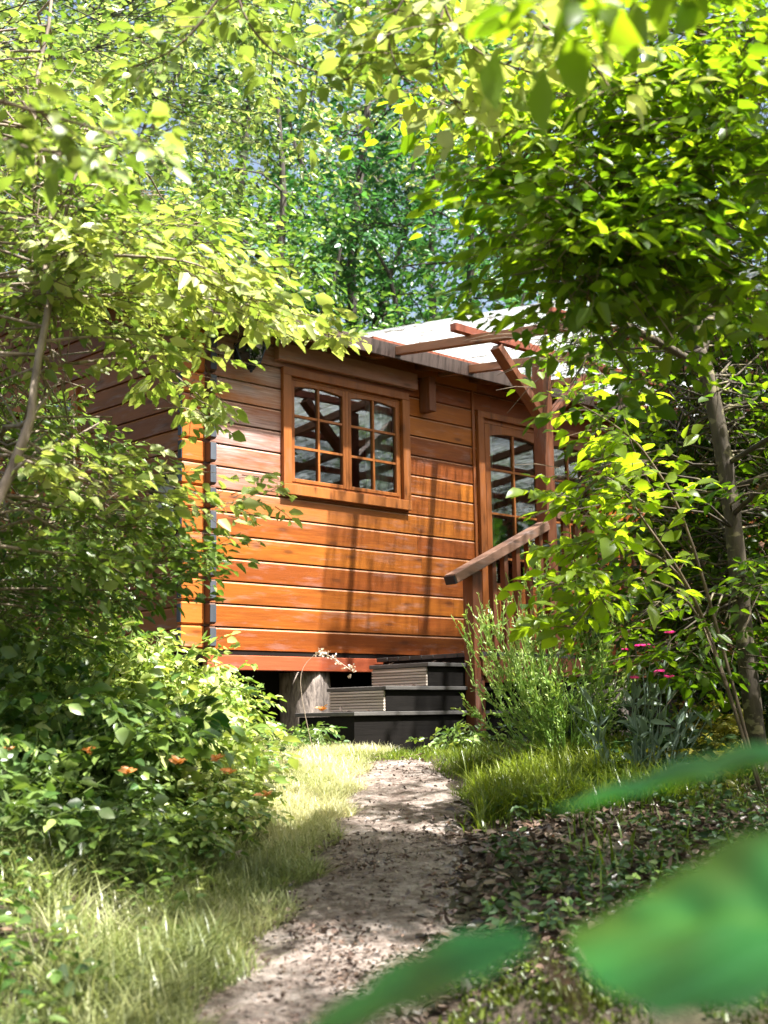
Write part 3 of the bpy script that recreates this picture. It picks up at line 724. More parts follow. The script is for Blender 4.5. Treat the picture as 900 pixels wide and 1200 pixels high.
# ------------------------------------------------------------------ deck with steps and railing
dk = thing('wooden_deck', (1.3, -.5, .9), 'dark timber deck with three steps and a sloping handrail by the door', 'deck', frame=CAB)
DZ = 1.38
bd = MB()
for w0 in np.arange(.062, .90, .10): bd.box(1.26, 7.0, -w0-.094, -w0, DZ-.025, DZ, rng.uniform(.2, .7))
bd.build('deck_boards', M['tread'], dk, bevel=.002)
MB().box(1.27, 7.0, -.955, -.930, 1.24, DZ-.004).build('deck_fascia', M['post'], dk, bevel=.003)
MB().box(1.9, 7.0, -.90, -.88, .8, 1.238).build('deck_skirt', M['dark'], dk)
def step(x0, x1, z0, z1, ribbed):
    s = MB().box(x0+.004, x1, -.86, -.40, z0, z1-.024, .4).build('step', M['dark'], dk, bevel=.003)
    MB().box(x0-.012, x1, -.878, -.385, z1-.022, z1, .7).build('tread', M['tread'], s, bevel=.003)
    if ribbed:
        r = MB()
        for z in np.arange(z0+.004, z1-.032, .0165): r.box(x0-.010, x0+.0035, -.855, -.405, z, z+.0105, rng.uniform(.3, .9))
        r.box(x0-.003, x0+.0036, -.854, -.406, z0+.002, z1-.026, .2)
        r.build('ribbed_riser', M['grey'], s)
step(.32, 1.62, .80, 1.04, False); step(.56, 1.62, 1.041, 1.18, True); step(.90, 1.62, 1.181, 1.315, True)
MB().box(1.28, 1.9, -.86, -.10, .8, 1.352).build('landing_frame', M['dark'], dk)
def rz(x): return 1.80+(x-1.06)*.448
MB().bar((1.055, -.915, rz(1.055)-.0), (PX-.046, -.915, rz(PX-.046)), .088, .058, tint=.6).build('hand_rail', M['rail'], dk, bevel=.005)
MB().bar((1.045, -.915, rz(1.045)-.004), (1.0545, -.915, rz(1.0545)-.004), .08, .05).build('rail_end', M['black'], dk)  # black colour stands in for shade on the rail's left-facing end
MB().box(1.215, 1.30, -.94, -.858, .86, rz(1.257)-.03, .4).build('newel_post', M['post'], dk, bevel=.004)
for x in (1.42, 1.53, 1.645, 1.76, 1.87):
    MB().box(x-.018, x+.018, -.935, -.897, 1.20, rz(x)-.03, rng.uniform(.2, .6)).build('baluster', M['post'], dk, bevel=.003)
MB().box(1.3005, 1.92, -.962, -.936, 1.20, 1.2385+.03, .4).build('bottom_rail', M['post'], dk, bevel=.003)
MB().box(PX+.05, 6.9, -.95, -.87, 2.24, 2.29, .4).build('top_rail', M['rail'], dk, bevel=.004)
MB().box(PX+.05, 6.9, -.935, -.895, 1.47, 1.51, .4).build('lower_rail', M['rail'], dk, bevel=.004)
k = 0
for x in np.arange(2.14, 6.85, .125):
    if min(abs(x-a) for a in (3.4, 4.8, 6.2)) < .06: continue
    MB().box(x-.03, x+.03, -.925, -.903, 1.511, 2.239, rng.uniform(.1, .6)).build('baluster', M['post'], dk, bevel=.002)
q = MB(); n = 18; r = .16
for (sx) in (2.45, 4.3): q = MB(); q.lathe((sx, -.93, .8), [(r*1.06, 0), (r, .15), (r*.98, .42), (r*.9, .435)], 18); q.build('support_stump', M['stump'], dk, smooth=True)

# ------------------------------------------------------------------ helper: tree bases
def tree_thing(name, pts, label, cat, group=None):
    b = np.array(pts[0], float)
    return thing(name, tuple(b), label, cat, group)
def px(poly, Y):   # polyline of pixels at a depth (or list of depths)
    if np.isscalar(Y): Y = [Y]*len(poly)
    return [at(u, v, y) for (u, v), y in zip(poly, Y)]
def smooth_poly(P, sub=4):
    P = np.array(P, float); out = []
    for i in range(len(P)-1):
        p0 = P[max(i-1, 0)]; p1 = P[i]; p2 = P[i+1]; p3 = P[min(i+2, len(P)-1)]
        for k in range(sub):
            t = k/sub; out.append(.5*((2*p1)+(-p0+p2)*t+(2*p0-5*p1+4*p2-p3)*t*t+(-p0+3*p1-3*p2+p3)*t**3))
    out.append(P[-1]); return np.array(out)
def inside(poly, n):
    poly = np.array(poly, float); lo, hi = poly.min(0), poly.max(0); out = []
    while len(out) < n:
        q = lo+(hi-lo)*rng.random(2); c = False; j = len(poly)-1
        for i in range(len(poly)):
            if (poly[i][1] > q[1]) != (poly[j][1] > q[1]) and q[0] < (poly[j][0]-poly[i][0])*(q[1]-poly[i][1])/(poly[j][1]-poly[i][1])+poly[i][0]: c = not c
            j = i
        if c: out.append(q)
    return out

# ------------------------------------------------------------------ trees behind the cabin
BACK = [
 (-1.2, 13.8, 7.6, 1.6, 1.6, 26, 'leaf_back', .75, .075, 'smaller mid green tree filling the gap just over the roof ridge'),
 (.9, 14.6, 7.4, 1.6, 1.5, 22, 'leaf_backblue', .8, .075, 'smaller blue green tree directly behind the start of the clear roof'),  # x, y, height, crown base, radius, clusters, leaf mat, tint, leaf size, label
 (-6.2, 13.5, 12.5, 3.2, 2.6, 46, 'leaf_back', .75, .085, 'yellow green leafy tree at the far left behind the cabin'),
 (-3.4, 15.0, 13.0, 3.4, 2.4, 46, 'leaf_backpale', .6, .080, 'pale hazy green tree over the left end of the roof'),
 (-1.9, 18.0, 14.0, 3.0, 2.2, 36, 'leaf_back', .65, .080, 'mid green tree with forked dark trunk above the window side of the roof'),
 (-.25, 15.5, 11.0, 2.6, 1.7, 28, 'leaf_backblue', .68, .085, 'deep green tree rising just above the eave beside the clear roof'),
 (.9, 20.0, 14.0, 3.0, 2.5, 26, 'leaf_backblue', .75, .085, 'bluish green thin tree with sky showing through behind the pergola'),
 (.1, 23.0, 18.0, 5.0, 3.0, 42, 'leaf_backpale', .75, .095, 'tall pale flowering tree at the top centre of the picture'),
 (3.6, 18.0, 14.0, 3.0, 2.8, 46, 'leaf_back', .8, .090, 'sunlit yellow green tree behind the right end of the pergola'),
 (6.6, 17.0, 12.5, 2.5, 2.8, 40, 'leaf_back', .4, .090, 'darker green tree at the far right behind the cabin'),
 (-4.6, 20.0, 17.0, 5.0, 3.0, 40, 'leaf_backpale', .5, .095, 'tall light green tree towering behind the left of the cabin'),
 (-9.5, 17.0, 13.0, 2.5, 3.0, 36, 'leaf_backblue', .5, .095, 'dark green tree standing farthest left behind the cabin'),
]
for bi, (x, y, H, cb, R, nc, lm, tn, ls, lab) in enumerate(BACK):
    b = G(x, y); pts = [b, b+[.1, 0, H*.25], b+[-.1, .1, H*.5], b+[.15, .1, H*.72], b+[.1, 0, H*.93]]
    sk = smooth_poly(pts, 4)
    T = tree_thing('broadleaf_tree', pts, lab, 'tree', 'trees behind the cabin')
    wd = MB(); wd.tube(sk, np.linspace(.10, .02, len(sk)), 8, bump=.1); wd.tube(curve(sk[6], sk[6]+[R*.5, -.3, H*.3], -.05, 6), np.linspace(.05, .015, 6), 6)
    wd.tube(curve(sk[8], sk[8]+[-R*.6, -.3, H*.25], -.05, 6), np.linspace(.045, .015, 6), 6)
    lv = Leaves(); C = []
    while len(C) < nc:
        q = rv(1)[0]; q = nrm(q)*rng.random()**.35
        z = cb+(q[2]*.5+.5)*(H-cb)*1.02
        rr = R*(1.0-.35*abs(q[2]))
        C.append(b+np.array([q[0]*rr*1.15, q[1]*rr, z]))
    cluster_crown(lv, wd, sk, C, rng.uniform(.55, .95, nc), 21, .6, 15, ls*1.12, tn, flat=.5, rb=.018, fan=.55, rough=.55, tj=.16, droop=.25)
    wd.build('trunk', M['bark_dark'], T); lv.build('crown', M[lm], T)

# far woodland closing the horizon
lv = Leaves()
for k in range(900):
    a = rng.uniform(-1.35, 1.35); d = rng.uniform(30, 46); c = np.array([math.sin(a)*d, math.cos(a)*d, 0]); c[2] = ground_h(c[0], c[1])+rng.random()**1.3*10
    n = 34; P = c+rv(n, 1.1); lv.add(P, rv(n), rv(n)+[0, 0, 1], rng.uniform(.4, .75, n), np.clip(rng.normal(.4, .2)+rng.normal(size=n)*.1, 0, 1))
fo = lv.build('woodland', M['leaf_back'], None, width=.8)
tag(fo, 'far woodland closing the view behind the trees', 'woodland', kind='stuff')

# ------------------------------------------------------------------ left tree with bright sprays
lt = [G(-1.55, 3.7), at(-70, 700, 3.8), at(0, 580, 3.85), at(33, 500, 3.9), at(38, 470, 3.9), at(43, 430, 3.95), at(55, 370, 4.0), at(58, 340, 4.05), at(52, 300, 4.1), at(60, 240, 4.2), at(40, 120, 4.3), at(60, 0, 4.4), at(40, -120, 4.5)]
T = tree_thing('beech_tree', lt, 'slender pale stemmed tree with bright yellow green leaves left of the cabin corner', 'tree')
wd = MB(); sk = smooth_poly(lt, 4)
wd.tube(sk, np.interp(np.linspace(0, 1, len(sk)), [0, .3, .6, 1], [.022, .0135, .0105, .005]), 7, bump=.12)
wd.tube(smooth_poly([at(57, 345, 4.05), at(66, 300, 4.0), at(72, 270, 3.95), at(90, 200, 3.9)]), .006, 5)
tw = MB(); lv = Leaves(); lv.gaps = gaps_left
def bough(px_pts, Y, n, leaf, L, tint, m=11, sk_from=None, r0=.007, spread=.9, droop=.12, **kw):
    P = smooth_poly(px(px_pts, Y), 5)
    if sk_from is not None: P = np.vstack([curve(sk_from, P[0], .03, 4, .05)[:-1], P])
    wd.tube(P, np.linspace(r0, r0*.3, len(P)), 5)
    n = int(n*1.12); idx = rng.integers(max(1, len(P)//6), len(P), n); O = P[idx]+rv(n, .035)
    tdir = nrm(P[np.minimum(idx+1, len(P)-1)]-P[idx-1]); sd = nrm(np.cross(tdir, [0, 0, 1]))
    D = tdir*rng.uniform(.2, 1, (n, 1))+sd*rng.choice([-1, 1], (n, 1))*spread+rv(n, .25); D[:, 2] *= .8
    sprays(lv, O, D, (0, 0, 1), L*rng.uniform(.6, 1.15, n), m, leaf, tint, tw, droop=droop, rough=.6, **kw)
def node(v): return sk[np.argmin(np.abs(sk[:, 2]-v))]
# sunlit boughs reaching right in front of the wall
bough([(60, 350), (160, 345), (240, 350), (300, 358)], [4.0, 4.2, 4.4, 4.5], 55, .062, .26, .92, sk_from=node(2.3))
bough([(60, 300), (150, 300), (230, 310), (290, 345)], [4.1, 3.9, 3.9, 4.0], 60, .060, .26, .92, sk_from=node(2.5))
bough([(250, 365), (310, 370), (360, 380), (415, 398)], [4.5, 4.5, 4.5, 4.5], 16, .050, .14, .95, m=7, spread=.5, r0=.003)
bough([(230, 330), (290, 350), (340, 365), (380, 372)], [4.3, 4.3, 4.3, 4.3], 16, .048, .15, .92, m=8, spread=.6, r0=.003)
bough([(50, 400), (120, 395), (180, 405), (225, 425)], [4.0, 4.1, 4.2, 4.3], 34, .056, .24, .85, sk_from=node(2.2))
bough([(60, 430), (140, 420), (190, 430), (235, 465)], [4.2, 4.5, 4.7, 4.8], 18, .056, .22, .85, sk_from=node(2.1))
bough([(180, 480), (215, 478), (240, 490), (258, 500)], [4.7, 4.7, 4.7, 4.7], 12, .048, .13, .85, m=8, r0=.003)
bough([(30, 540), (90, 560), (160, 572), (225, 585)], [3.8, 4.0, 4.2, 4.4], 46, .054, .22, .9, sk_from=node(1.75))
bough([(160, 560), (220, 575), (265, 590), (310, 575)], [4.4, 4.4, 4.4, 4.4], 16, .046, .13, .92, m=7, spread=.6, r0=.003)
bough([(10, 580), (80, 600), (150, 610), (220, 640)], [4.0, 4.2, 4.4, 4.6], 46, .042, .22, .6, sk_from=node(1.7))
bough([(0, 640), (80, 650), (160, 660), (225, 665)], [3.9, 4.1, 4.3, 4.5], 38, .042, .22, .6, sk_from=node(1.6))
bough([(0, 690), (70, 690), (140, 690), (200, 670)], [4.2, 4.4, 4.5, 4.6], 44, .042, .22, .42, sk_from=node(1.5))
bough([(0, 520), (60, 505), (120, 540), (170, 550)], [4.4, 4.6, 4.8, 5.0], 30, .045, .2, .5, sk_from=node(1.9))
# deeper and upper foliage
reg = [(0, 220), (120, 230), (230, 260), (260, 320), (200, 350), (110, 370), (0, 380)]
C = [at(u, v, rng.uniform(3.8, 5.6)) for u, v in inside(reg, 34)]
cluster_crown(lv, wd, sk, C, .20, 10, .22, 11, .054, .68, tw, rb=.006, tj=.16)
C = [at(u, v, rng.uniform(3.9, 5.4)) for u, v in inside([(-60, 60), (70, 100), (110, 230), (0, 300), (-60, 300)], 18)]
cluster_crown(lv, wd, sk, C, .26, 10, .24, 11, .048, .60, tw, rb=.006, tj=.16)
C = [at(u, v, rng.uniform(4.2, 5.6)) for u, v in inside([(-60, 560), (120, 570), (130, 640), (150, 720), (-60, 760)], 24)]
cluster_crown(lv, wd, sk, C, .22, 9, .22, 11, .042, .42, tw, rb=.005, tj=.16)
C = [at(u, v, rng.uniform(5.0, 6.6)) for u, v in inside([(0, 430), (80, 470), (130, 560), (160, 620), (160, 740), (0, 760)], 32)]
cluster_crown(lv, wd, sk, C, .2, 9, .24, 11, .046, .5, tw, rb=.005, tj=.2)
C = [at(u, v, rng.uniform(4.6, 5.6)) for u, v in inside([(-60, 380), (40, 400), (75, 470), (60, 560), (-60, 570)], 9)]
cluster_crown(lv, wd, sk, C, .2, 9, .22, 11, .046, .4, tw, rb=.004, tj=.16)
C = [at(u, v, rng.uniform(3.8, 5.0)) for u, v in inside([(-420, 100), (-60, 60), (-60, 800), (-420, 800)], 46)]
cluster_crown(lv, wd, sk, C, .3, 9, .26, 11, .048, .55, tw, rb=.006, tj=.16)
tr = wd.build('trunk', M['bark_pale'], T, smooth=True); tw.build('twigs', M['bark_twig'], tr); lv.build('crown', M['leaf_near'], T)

# second left tree farther back filling the upper left
b = G(-4.6, 9.2); pts = [b, b+[.1, 0, 2.0], b+[.3, -.1, 4.2], b+[.2, .1, 6.0], b+[.4, 0, 8.6]]; sk = smooth_poly(pts)
T = tree_thing('broadleaf_tree', pts, 'airy yellow green tree at the upper left, beside the gable wall', 'tree')
wd = MB(); tw = MB(); lv = Leaves(); wd.tube(sk, np.linspace(.07, .015, len(sk)), 7)
C = [at(u, v, rng.uniform(8.6, 11.0)) for u, v in inside([(-120, -60), (400, -60), (380, 120), (330, 250), (200, 310), (-120, 320)], 130)]
cluster_crown(lv, wd, sk, C[:84], .55, 12, .42, 15, .060, .60, None, rb=.009, tj=.27, rough=.7)
wd.build('trunk', M['bark_dark'], T); lv.build('crown', M['leaf_backpale'], T)

# ------------------------------------------------------------------ right tree with mottled trunk
DT = 5.6
rt_px = [(893, 930), (886, 860), (876, 780), (868, 700), (860, 620), (852, 560), (842, 500), (828, 440), (818, 410)]
base = G(at(893, 930, DT)[0], DT)
T = thing('hazel_tree', tuple(base), 'mottled trunk tree with broad green leaves at the right of the cabin', 'tree')
P = [base]+px(rt_px[1:], DT); wd = MB(); tw = MB(); lv = Leaves(); lv.gaps = gaps_right
skm = smooth_poly(P, 4); wd.tube(skm, np.interp(np.linspace(0, 1, len(skm)), [0, .1, 1], [.056, .040, .034]), 10, bump=.1)
f1 = smooth_poly(px([(820, 415), (816, 370), (806, 315), (812, 250), (800, 180), (825, 90), (815, 0), (800, -120), (820, -300)], [DT, DT, 5.5, 5.4, 5.2, 5.0, 4.8, 4.6, 4.4]), 4)
f2 = smooth_poly(px([(822, 415), (834, 360), (846, 295), (850, 220), (885, 130), (920, 30), (960, -120)], [DT, 5.7, 5.8, 5.8, 5.8, 5.8, 5.9]), 4)
f3 = smooth_poly(px([(822, 430), (770, 400), (722, 375), (684, 342), (646, 306), (628, 270), (600, 200), (570, 150)], [DT, 5.3, 5.0, 4.8, 4.6, 4.5, 4.3, 4.2]), 4)
f4 = smooth_poly(px([(812, 250), (850, 180), (870, 110), (845, 70), (900, 40)], [5.4, 4.8, 4.4, 4.2, 3.9]), 4)
for f, r0, r1 in ((f1, .026, .011), (f2, .024, .010), (f3, .019, .006), (f4, .016, .006)): wd.tube(f, np.linspace(r0, r1, len(f)), 8, bump=.1)
sk = np.vstack([skm[12:], f1, f2, f3, f4])
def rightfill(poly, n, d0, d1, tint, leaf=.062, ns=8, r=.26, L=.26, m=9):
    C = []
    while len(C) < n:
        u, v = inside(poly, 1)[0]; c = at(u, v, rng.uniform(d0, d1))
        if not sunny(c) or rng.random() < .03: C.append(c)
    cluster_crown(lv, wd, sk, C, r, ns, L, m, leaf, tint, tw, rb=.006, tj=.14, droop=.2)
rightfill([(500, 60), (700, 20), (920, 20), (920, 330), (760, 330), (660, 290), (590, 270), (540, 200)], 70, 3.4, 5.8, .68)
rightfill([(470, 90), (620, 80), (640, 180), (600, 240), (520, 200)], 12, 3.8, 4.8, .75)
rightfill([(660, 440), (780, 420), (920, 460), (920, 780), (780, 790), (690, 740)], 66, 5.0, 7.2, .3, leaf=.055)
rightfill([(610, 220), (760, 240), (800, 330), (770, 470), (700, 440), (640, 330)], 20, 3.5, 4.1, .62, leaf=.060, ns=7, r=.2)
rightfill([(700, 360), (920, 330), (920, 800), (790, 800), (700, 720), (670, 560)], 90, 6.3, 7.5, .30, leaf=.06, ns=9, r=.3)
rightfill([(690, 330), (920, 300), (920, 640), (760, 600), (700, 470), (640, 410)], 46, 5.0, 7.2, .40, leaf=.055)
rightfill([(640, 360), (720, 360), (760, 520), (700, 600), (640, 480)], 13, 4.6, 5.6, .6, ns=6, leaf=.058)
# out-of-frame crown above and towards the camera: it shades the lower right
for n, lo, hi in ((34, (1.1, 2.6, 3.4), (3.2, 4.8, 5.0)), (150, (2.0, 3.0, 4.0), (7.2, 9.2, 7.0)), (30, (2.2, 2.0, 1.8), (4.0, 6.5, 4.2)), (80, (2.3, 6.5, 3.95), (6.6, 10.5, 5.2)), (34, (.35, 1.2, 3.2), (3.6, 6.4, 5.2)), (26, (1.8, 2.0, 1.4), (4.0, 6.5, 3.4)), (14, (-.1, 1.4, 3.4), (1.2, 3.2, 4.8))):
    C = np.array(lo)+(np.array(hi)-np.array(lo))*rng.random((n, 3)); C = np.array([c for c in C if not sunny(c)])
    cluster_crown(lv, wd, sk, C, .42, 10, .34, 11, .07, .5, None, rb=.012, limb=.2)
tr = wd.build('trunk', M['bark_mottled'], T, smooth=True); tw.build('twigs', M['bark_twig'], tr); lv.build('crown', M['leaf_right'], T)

# unseen tree added right of the lens to shade the near right-hand plants
b = G(2.9, -.7); pts = [b, b+[-.05, .1, 1.2], b+[-.2, .1, 2.4], b+[-.3, .2, 3.6], b+[-.3, .1, 4.8]]; sk2 = smooth_poly(pts)
T = tree_thing('broadleaf_tree', pts, 'unseen leafy tree added right of the viewpoint to shade the near plants', 'tree')
w2 = MB(); l2 = Leaves(); w2.tube(sk2, np.linspace(.08, .02, len(sk2)), 8, bump=.1)
C = np.array((.5, -2.2, 2.4))+(np.array((3.8, 1.8, 5.2))-np.array((.5, -2.2, 2.4)))*rng.random((62, 3)); C = np.array([c for c in C if not sunny(c)])
cluster_crown(l2, w2, sk2, C, .4, 10, .34, 11, .07, .5, None, rb=.012)
w2.build('trunk', M['bark_mottled'], T); l2.build('crown', M['leaf_right'], T)

# bright hazel shoots in front of the deck
def sapling(name, basept, shoots, label, cat, leaf, tint, matk, stemk='bark_twig', L=.2, ns=14, m=7, fine=True, r0=.007, group=None, width=.62, **kw):
    global wd, tw, lv
    T = thing(name, tuple(basept), label, cat, group); wd = MB(); tw = MB(); lv = Leaves()
    for s in shoots:
        P = smooth_poly(np.vstack([[basept], s]), 5); wd.tube(P, np.linspace(r0, r0*.3, len(P)), 6)
        i0 = int(len(P)*.35); idx = rng.integers(i0, len(P), ns); O = P[idx]
        td = nrm(P[np.minimum(idx+1, len(P)-1)]-P[idx-1]); sd = nrm(np.cross(td, rv(ns)+[0, 0, .5]))
        D = td*.5+sd+rv(ns, .2); D[:, 2] = D[:, 2]*.4+.05
        sprays(lv, O, D, (0, 0, 1), L*rng.uniform(.6, 1.1, ns), m, leaf, tint, tw, **kw)
    st = wd.build('stems', M[stemk], T, smooth=True); tw.build('twigs', M[stemk], st); lv.build('foliage', M[matk], T, fine=fine, width=width)
    return T
b = G(1.40, 5.1)
sapling('hazel_sapling', b, [px([(822, 720), (760, 618), (712, 560), (672, 590)], [5.1, 5.0, 4.9, 4.85]), px([(812, 700), (742, 640), (682, 640), (662, 690)], [5.1, 5.0, 4.9, 4.8]),
    px([(812, 640), (762, 540), (722, 500), (672, 470)], [5.1, 5.0, 4.9, 4.8]), px([(822, 730), (762, 680), (712, 690), (672, 735)], [5.1, 5.0, 4.9, 4.85])],
    'young sapling with sunlit lime green leaves beside the deck post', 'sapling', .080, .95, 'leaf_right', ns=21, m=7, L=.22)
b = G(1.9, 5.9)
sapling('hazel_sapling', b, [px([(850, 700), (780, 600), (740, 520), (720, 440)], [5.9, 5.9, 5.9, 5.9]), px([(860, 720), (800, 640), (760, 600)], [5.9, 5.8, 5.8]), px([(880, 700), (850, 560), (870, 450)], [5.9, 5.9, 5.9]), px([(870, 740), (800, 690), (740, 690), (700, 660)], [5.9, 6.0, 6.0, 6.0])],
    'dim sapling with several thin stems under the mottled trunk', 'sapling', .06, .35, 'leaf_right', ns=16, m=7, L=.24)

# near branches hanging into the top of the frame
def near_branch(basept, shoots, label, leaf, tint, matk, ns, L, m, up=(0, 0, 1), **kw):
    return sapling('overhanging_branch', basept, shoots, label, 'branch', leaf, tint, matk, 'bark_twig', L=L, ns=ns, m=m, r0=.006, **kw)
near_branch(at(-140, 60, 2.3), [px([(-60, 100), (40, 130), (110, 150), (170, 165)], [2.3, 2.35, 2.4, 2.4]), px([(-60, 130), (20, 170), (80, 180), (130, 200)], [2.4, 2.5, 2.5, 2.5])],
    'blurred leafy branch reaching in from the upper left edge', .055, .72, 'leaf_near', 13, .13, 6)
near_branch(at(300, -140, 3.4), [px([(290, -60), (280, 0), (320, 60), (400, 95)], [3.4, 3.4, 3.4, 3.4]), px([(290, -60), (240, 20), (200, 60), (150, 80)], [3.4, 3.4, 3.4, 3.4]), px([(320, -60), (400, 20), (430, 50)], [3.4, 3.4, 3.4])],
    'thin leafy branch hanging down at the top left of centre', .055, .7, 'leaf_near', 16, .22, 8)
near_branch(at(900, -150, 1.9), [px([(860, -100), (780, -60), (700, -30), (640, -5)], [1.8, 1.7, 1.65, 1.6]), px([(860, -100), (800, -40), (730, -15)], [1.9, 1.9, 1.9]), px([(850, -90), (740, -50), (660, -20)], [1.7, 1.6, 1.5])],
    'large blurred leaves hanging over the top right edge', .070, .6, 'leaf_right', 6, .10, 4)
near_branch(at(560, -200, 3.2), [px([(540, -80), (520, 0), (560, 60), (640, 90)], [3.2, 3.2, 3.2, 3.2]), px([(540, -80), (480, -10), (455, 40), (470, 90)], [3.3, 3.3, 3.3, 3.3]), px([(560, -80), (600, 0), (680, 60), (720, 110)], [3.1, 3.0, 3.0, 3.0]), px([(540, -60), (510, 60), (540, 130), (590, 160)], [3.4, 3.4, 3.5, 3.5])],
    'sunlit yellow green branch at the top, right of centre', .062, .9, 'leaf_near', 20, .22, 8)

# ------------------------------------------------------------------ bushes on the left bank
def bush(b, spread, H, nst, leaf, tint, matk, label, ns=14, m=8, L=.16, name='shrub', cat='shrub', group=None, width=.6, lean=(0, 0), fine=False, tj=.16):
    T = thing(name, tuple(b), label, cat, group); w = MB(); l = Leaves()
    for _ in range(nst):
        a = rng.uniform(0, 2*PI); rr = spread*rng.random()**.6
        tip = b+[rr*math.cos(a)+lean[0], rr*math.sin(a)+lean[1], H*rng.uniform(.55, 1.05)*(1-.35*rr/spread)]
        s0 = b+[rr*.35*math.cos(a), rr*.35*math.sin(a), -.03]; s0[2] = ground_h(s0[0], s0[1])-.02
        P = curve(s0, tip, .12, 7, .08); w.tube(P, np.linspace(.005, .0018, 7), 4, cap=False)
        idx = rng.integers(2, 7, ns); O = P[idx]+rv(ns, .03); D = rv(ns); D[:, 2] = D[:, 2]*.4+.12
        sprays(l, O, D, (0, 0, 1), L*rng.uniform(.5, 1.2, ns), m, leaf, np.clip(tint+rng.normal()*.1, 0, 1), w, droop=.25, tj=tj, twr=.0014, rough=.45)
    w.build('stems', M['stem'], T); o = l.build('foliage', M[matk], T, width=width, fine=fine)
    return T
bush(G(-1.1, 5.55), .52, .70, 36, .048, .88, 'leaf_bush', 'yellow green bush sloping down under the cabin corner', ns=12)
bush(G(-.85, 6.0), .33, .50, 20, .045, .96, 'leaf_bush', 'low sunlit bush beside the log stump under the cabin', ns=10)
bush(G(-1.45, 4.9), .55, .85, 34, .048, .55, 'leaf_bush', 'dense dark green bush at the left edge under the side wall', ns=12)
ob = bush(G(-1.0, 4.5), .42, .55, 26, .060, .52, 'leaf_bush', 'glossy leaved bush with orange blossoms left of the path', ns=10, fine=True)
bush(G(-.72, 5.0), .3, .42, 18, .058, .92, 'leaf_bush', 'broad leaved bush at the sunny edge of the path', ns=9, fine=True)
bush(G(-1.9, 5.9), .6, 1.15, 30, .045, .45, 'leaf_bush', 'tall shadowy bush against the cabin side wall', ns=12)
bush(G(-1.25, 3.7), .35, .40, 18, .052, .25, 'leaf_bush', 'low dark bush at the lower left edge', ns=9, fine=True)
bush(G(-.8, 3.95), .22, .22, 10, .042, .3, 'leaf_bush', 'small dark leafy plant in the grass below the blossoms', ns=7)
bush(G(-.62, 4.75), .22, .26, 16, .044, .95, 'leaf_bush', 'low pale leaved bush spilling onto the straw grass', ns=8)
bush(G(-1.15, 4.1), .35, .42, 20, .05, .5, 'leaf_bush', 'mid height bush in front of the blossoms at the left', ns=9)
bush(G(-.72, 4.25), .2, .2, 14, .036, .6, 'leaf_bush', 'small weedy bush between the blossoms and the path', ns=8)
bf = G(-1.0, 4.5)
for (u, v, Y) in ((210, 893, 4.3), (255, 890, 4.25), (312, 932, 4.7), (5, 882, 4.2), (378, 832, 5.6), (268, 905, 4.3), (150, 905, 4.3), (105, 880, 4.2)):
    c = at(u, v, Y-.22); l = Leaves(); n = 9
    a = np.linspace(0, 2*PI, n, endpoint=False); D = np.stack([np.cos(a), np.sin(a), .5+0*a], -1)+rv(n, .15)
    l.add(c+rv(n, .004), D, rv(n, .3)+[0, -.6, 1], rng.uniform(.020, .034, n), rng.random(n))
    o = l.build('blossom', M['leaf_orange'], ob, width=.6)
# seedlings by the path
def seedling(b, H, label, leaf=.05, matk='leaf_near', tint=.75, nw=3, tip=None):
    T = thing('seedling', tuple(b), label, 'seedling', 'seedlings in the grass'); w = MB(); l = Leaves()
    tip = b+[.01, -.01, H] if tip is None else tip
    P = curve(b-[0, 0, .01], tip, .02, 5, .03); w.tube(P, np.linspace(.003, .0015, 5), 5)
    for k in range(nw):
        c = P[2]+(P[4]-P[2])*k/(nw-1); n = 4
        a = np.arange(n)*PI/2+k*.8+rng.random()*.4; D = np.stack([np.cos(a), np.sin(a), .25+.25*k+0*a], -1)
        l.add(np.tile(c, (n, 1)), D, np.tile([0, 0, 1.0], (n, 1))+rv(n, .1), leaf*(1-.15*k), np.clip(tint+rv(n, .06)[:, 0], 0, 1))
    w.build('stem', M['stem'], T); l.build('foliage', M[matk], T, fine=True, width=.6)
for (x, y, H, lab) in ((-.62, 4.05, .17, 'pale green seedling, the lowest of those in the grass left of the path'), (-.64, 4.45, .15, 'pale green seedling under the broad leaved bush'), (-.93, 4.0, .20, 'round leaved seedling in the shade left of the path'), (.55, 5.0, .10, 'small yellow leaved seedling on the leaf litter right of the path')):
    seedling(G(x, y), H, lab)

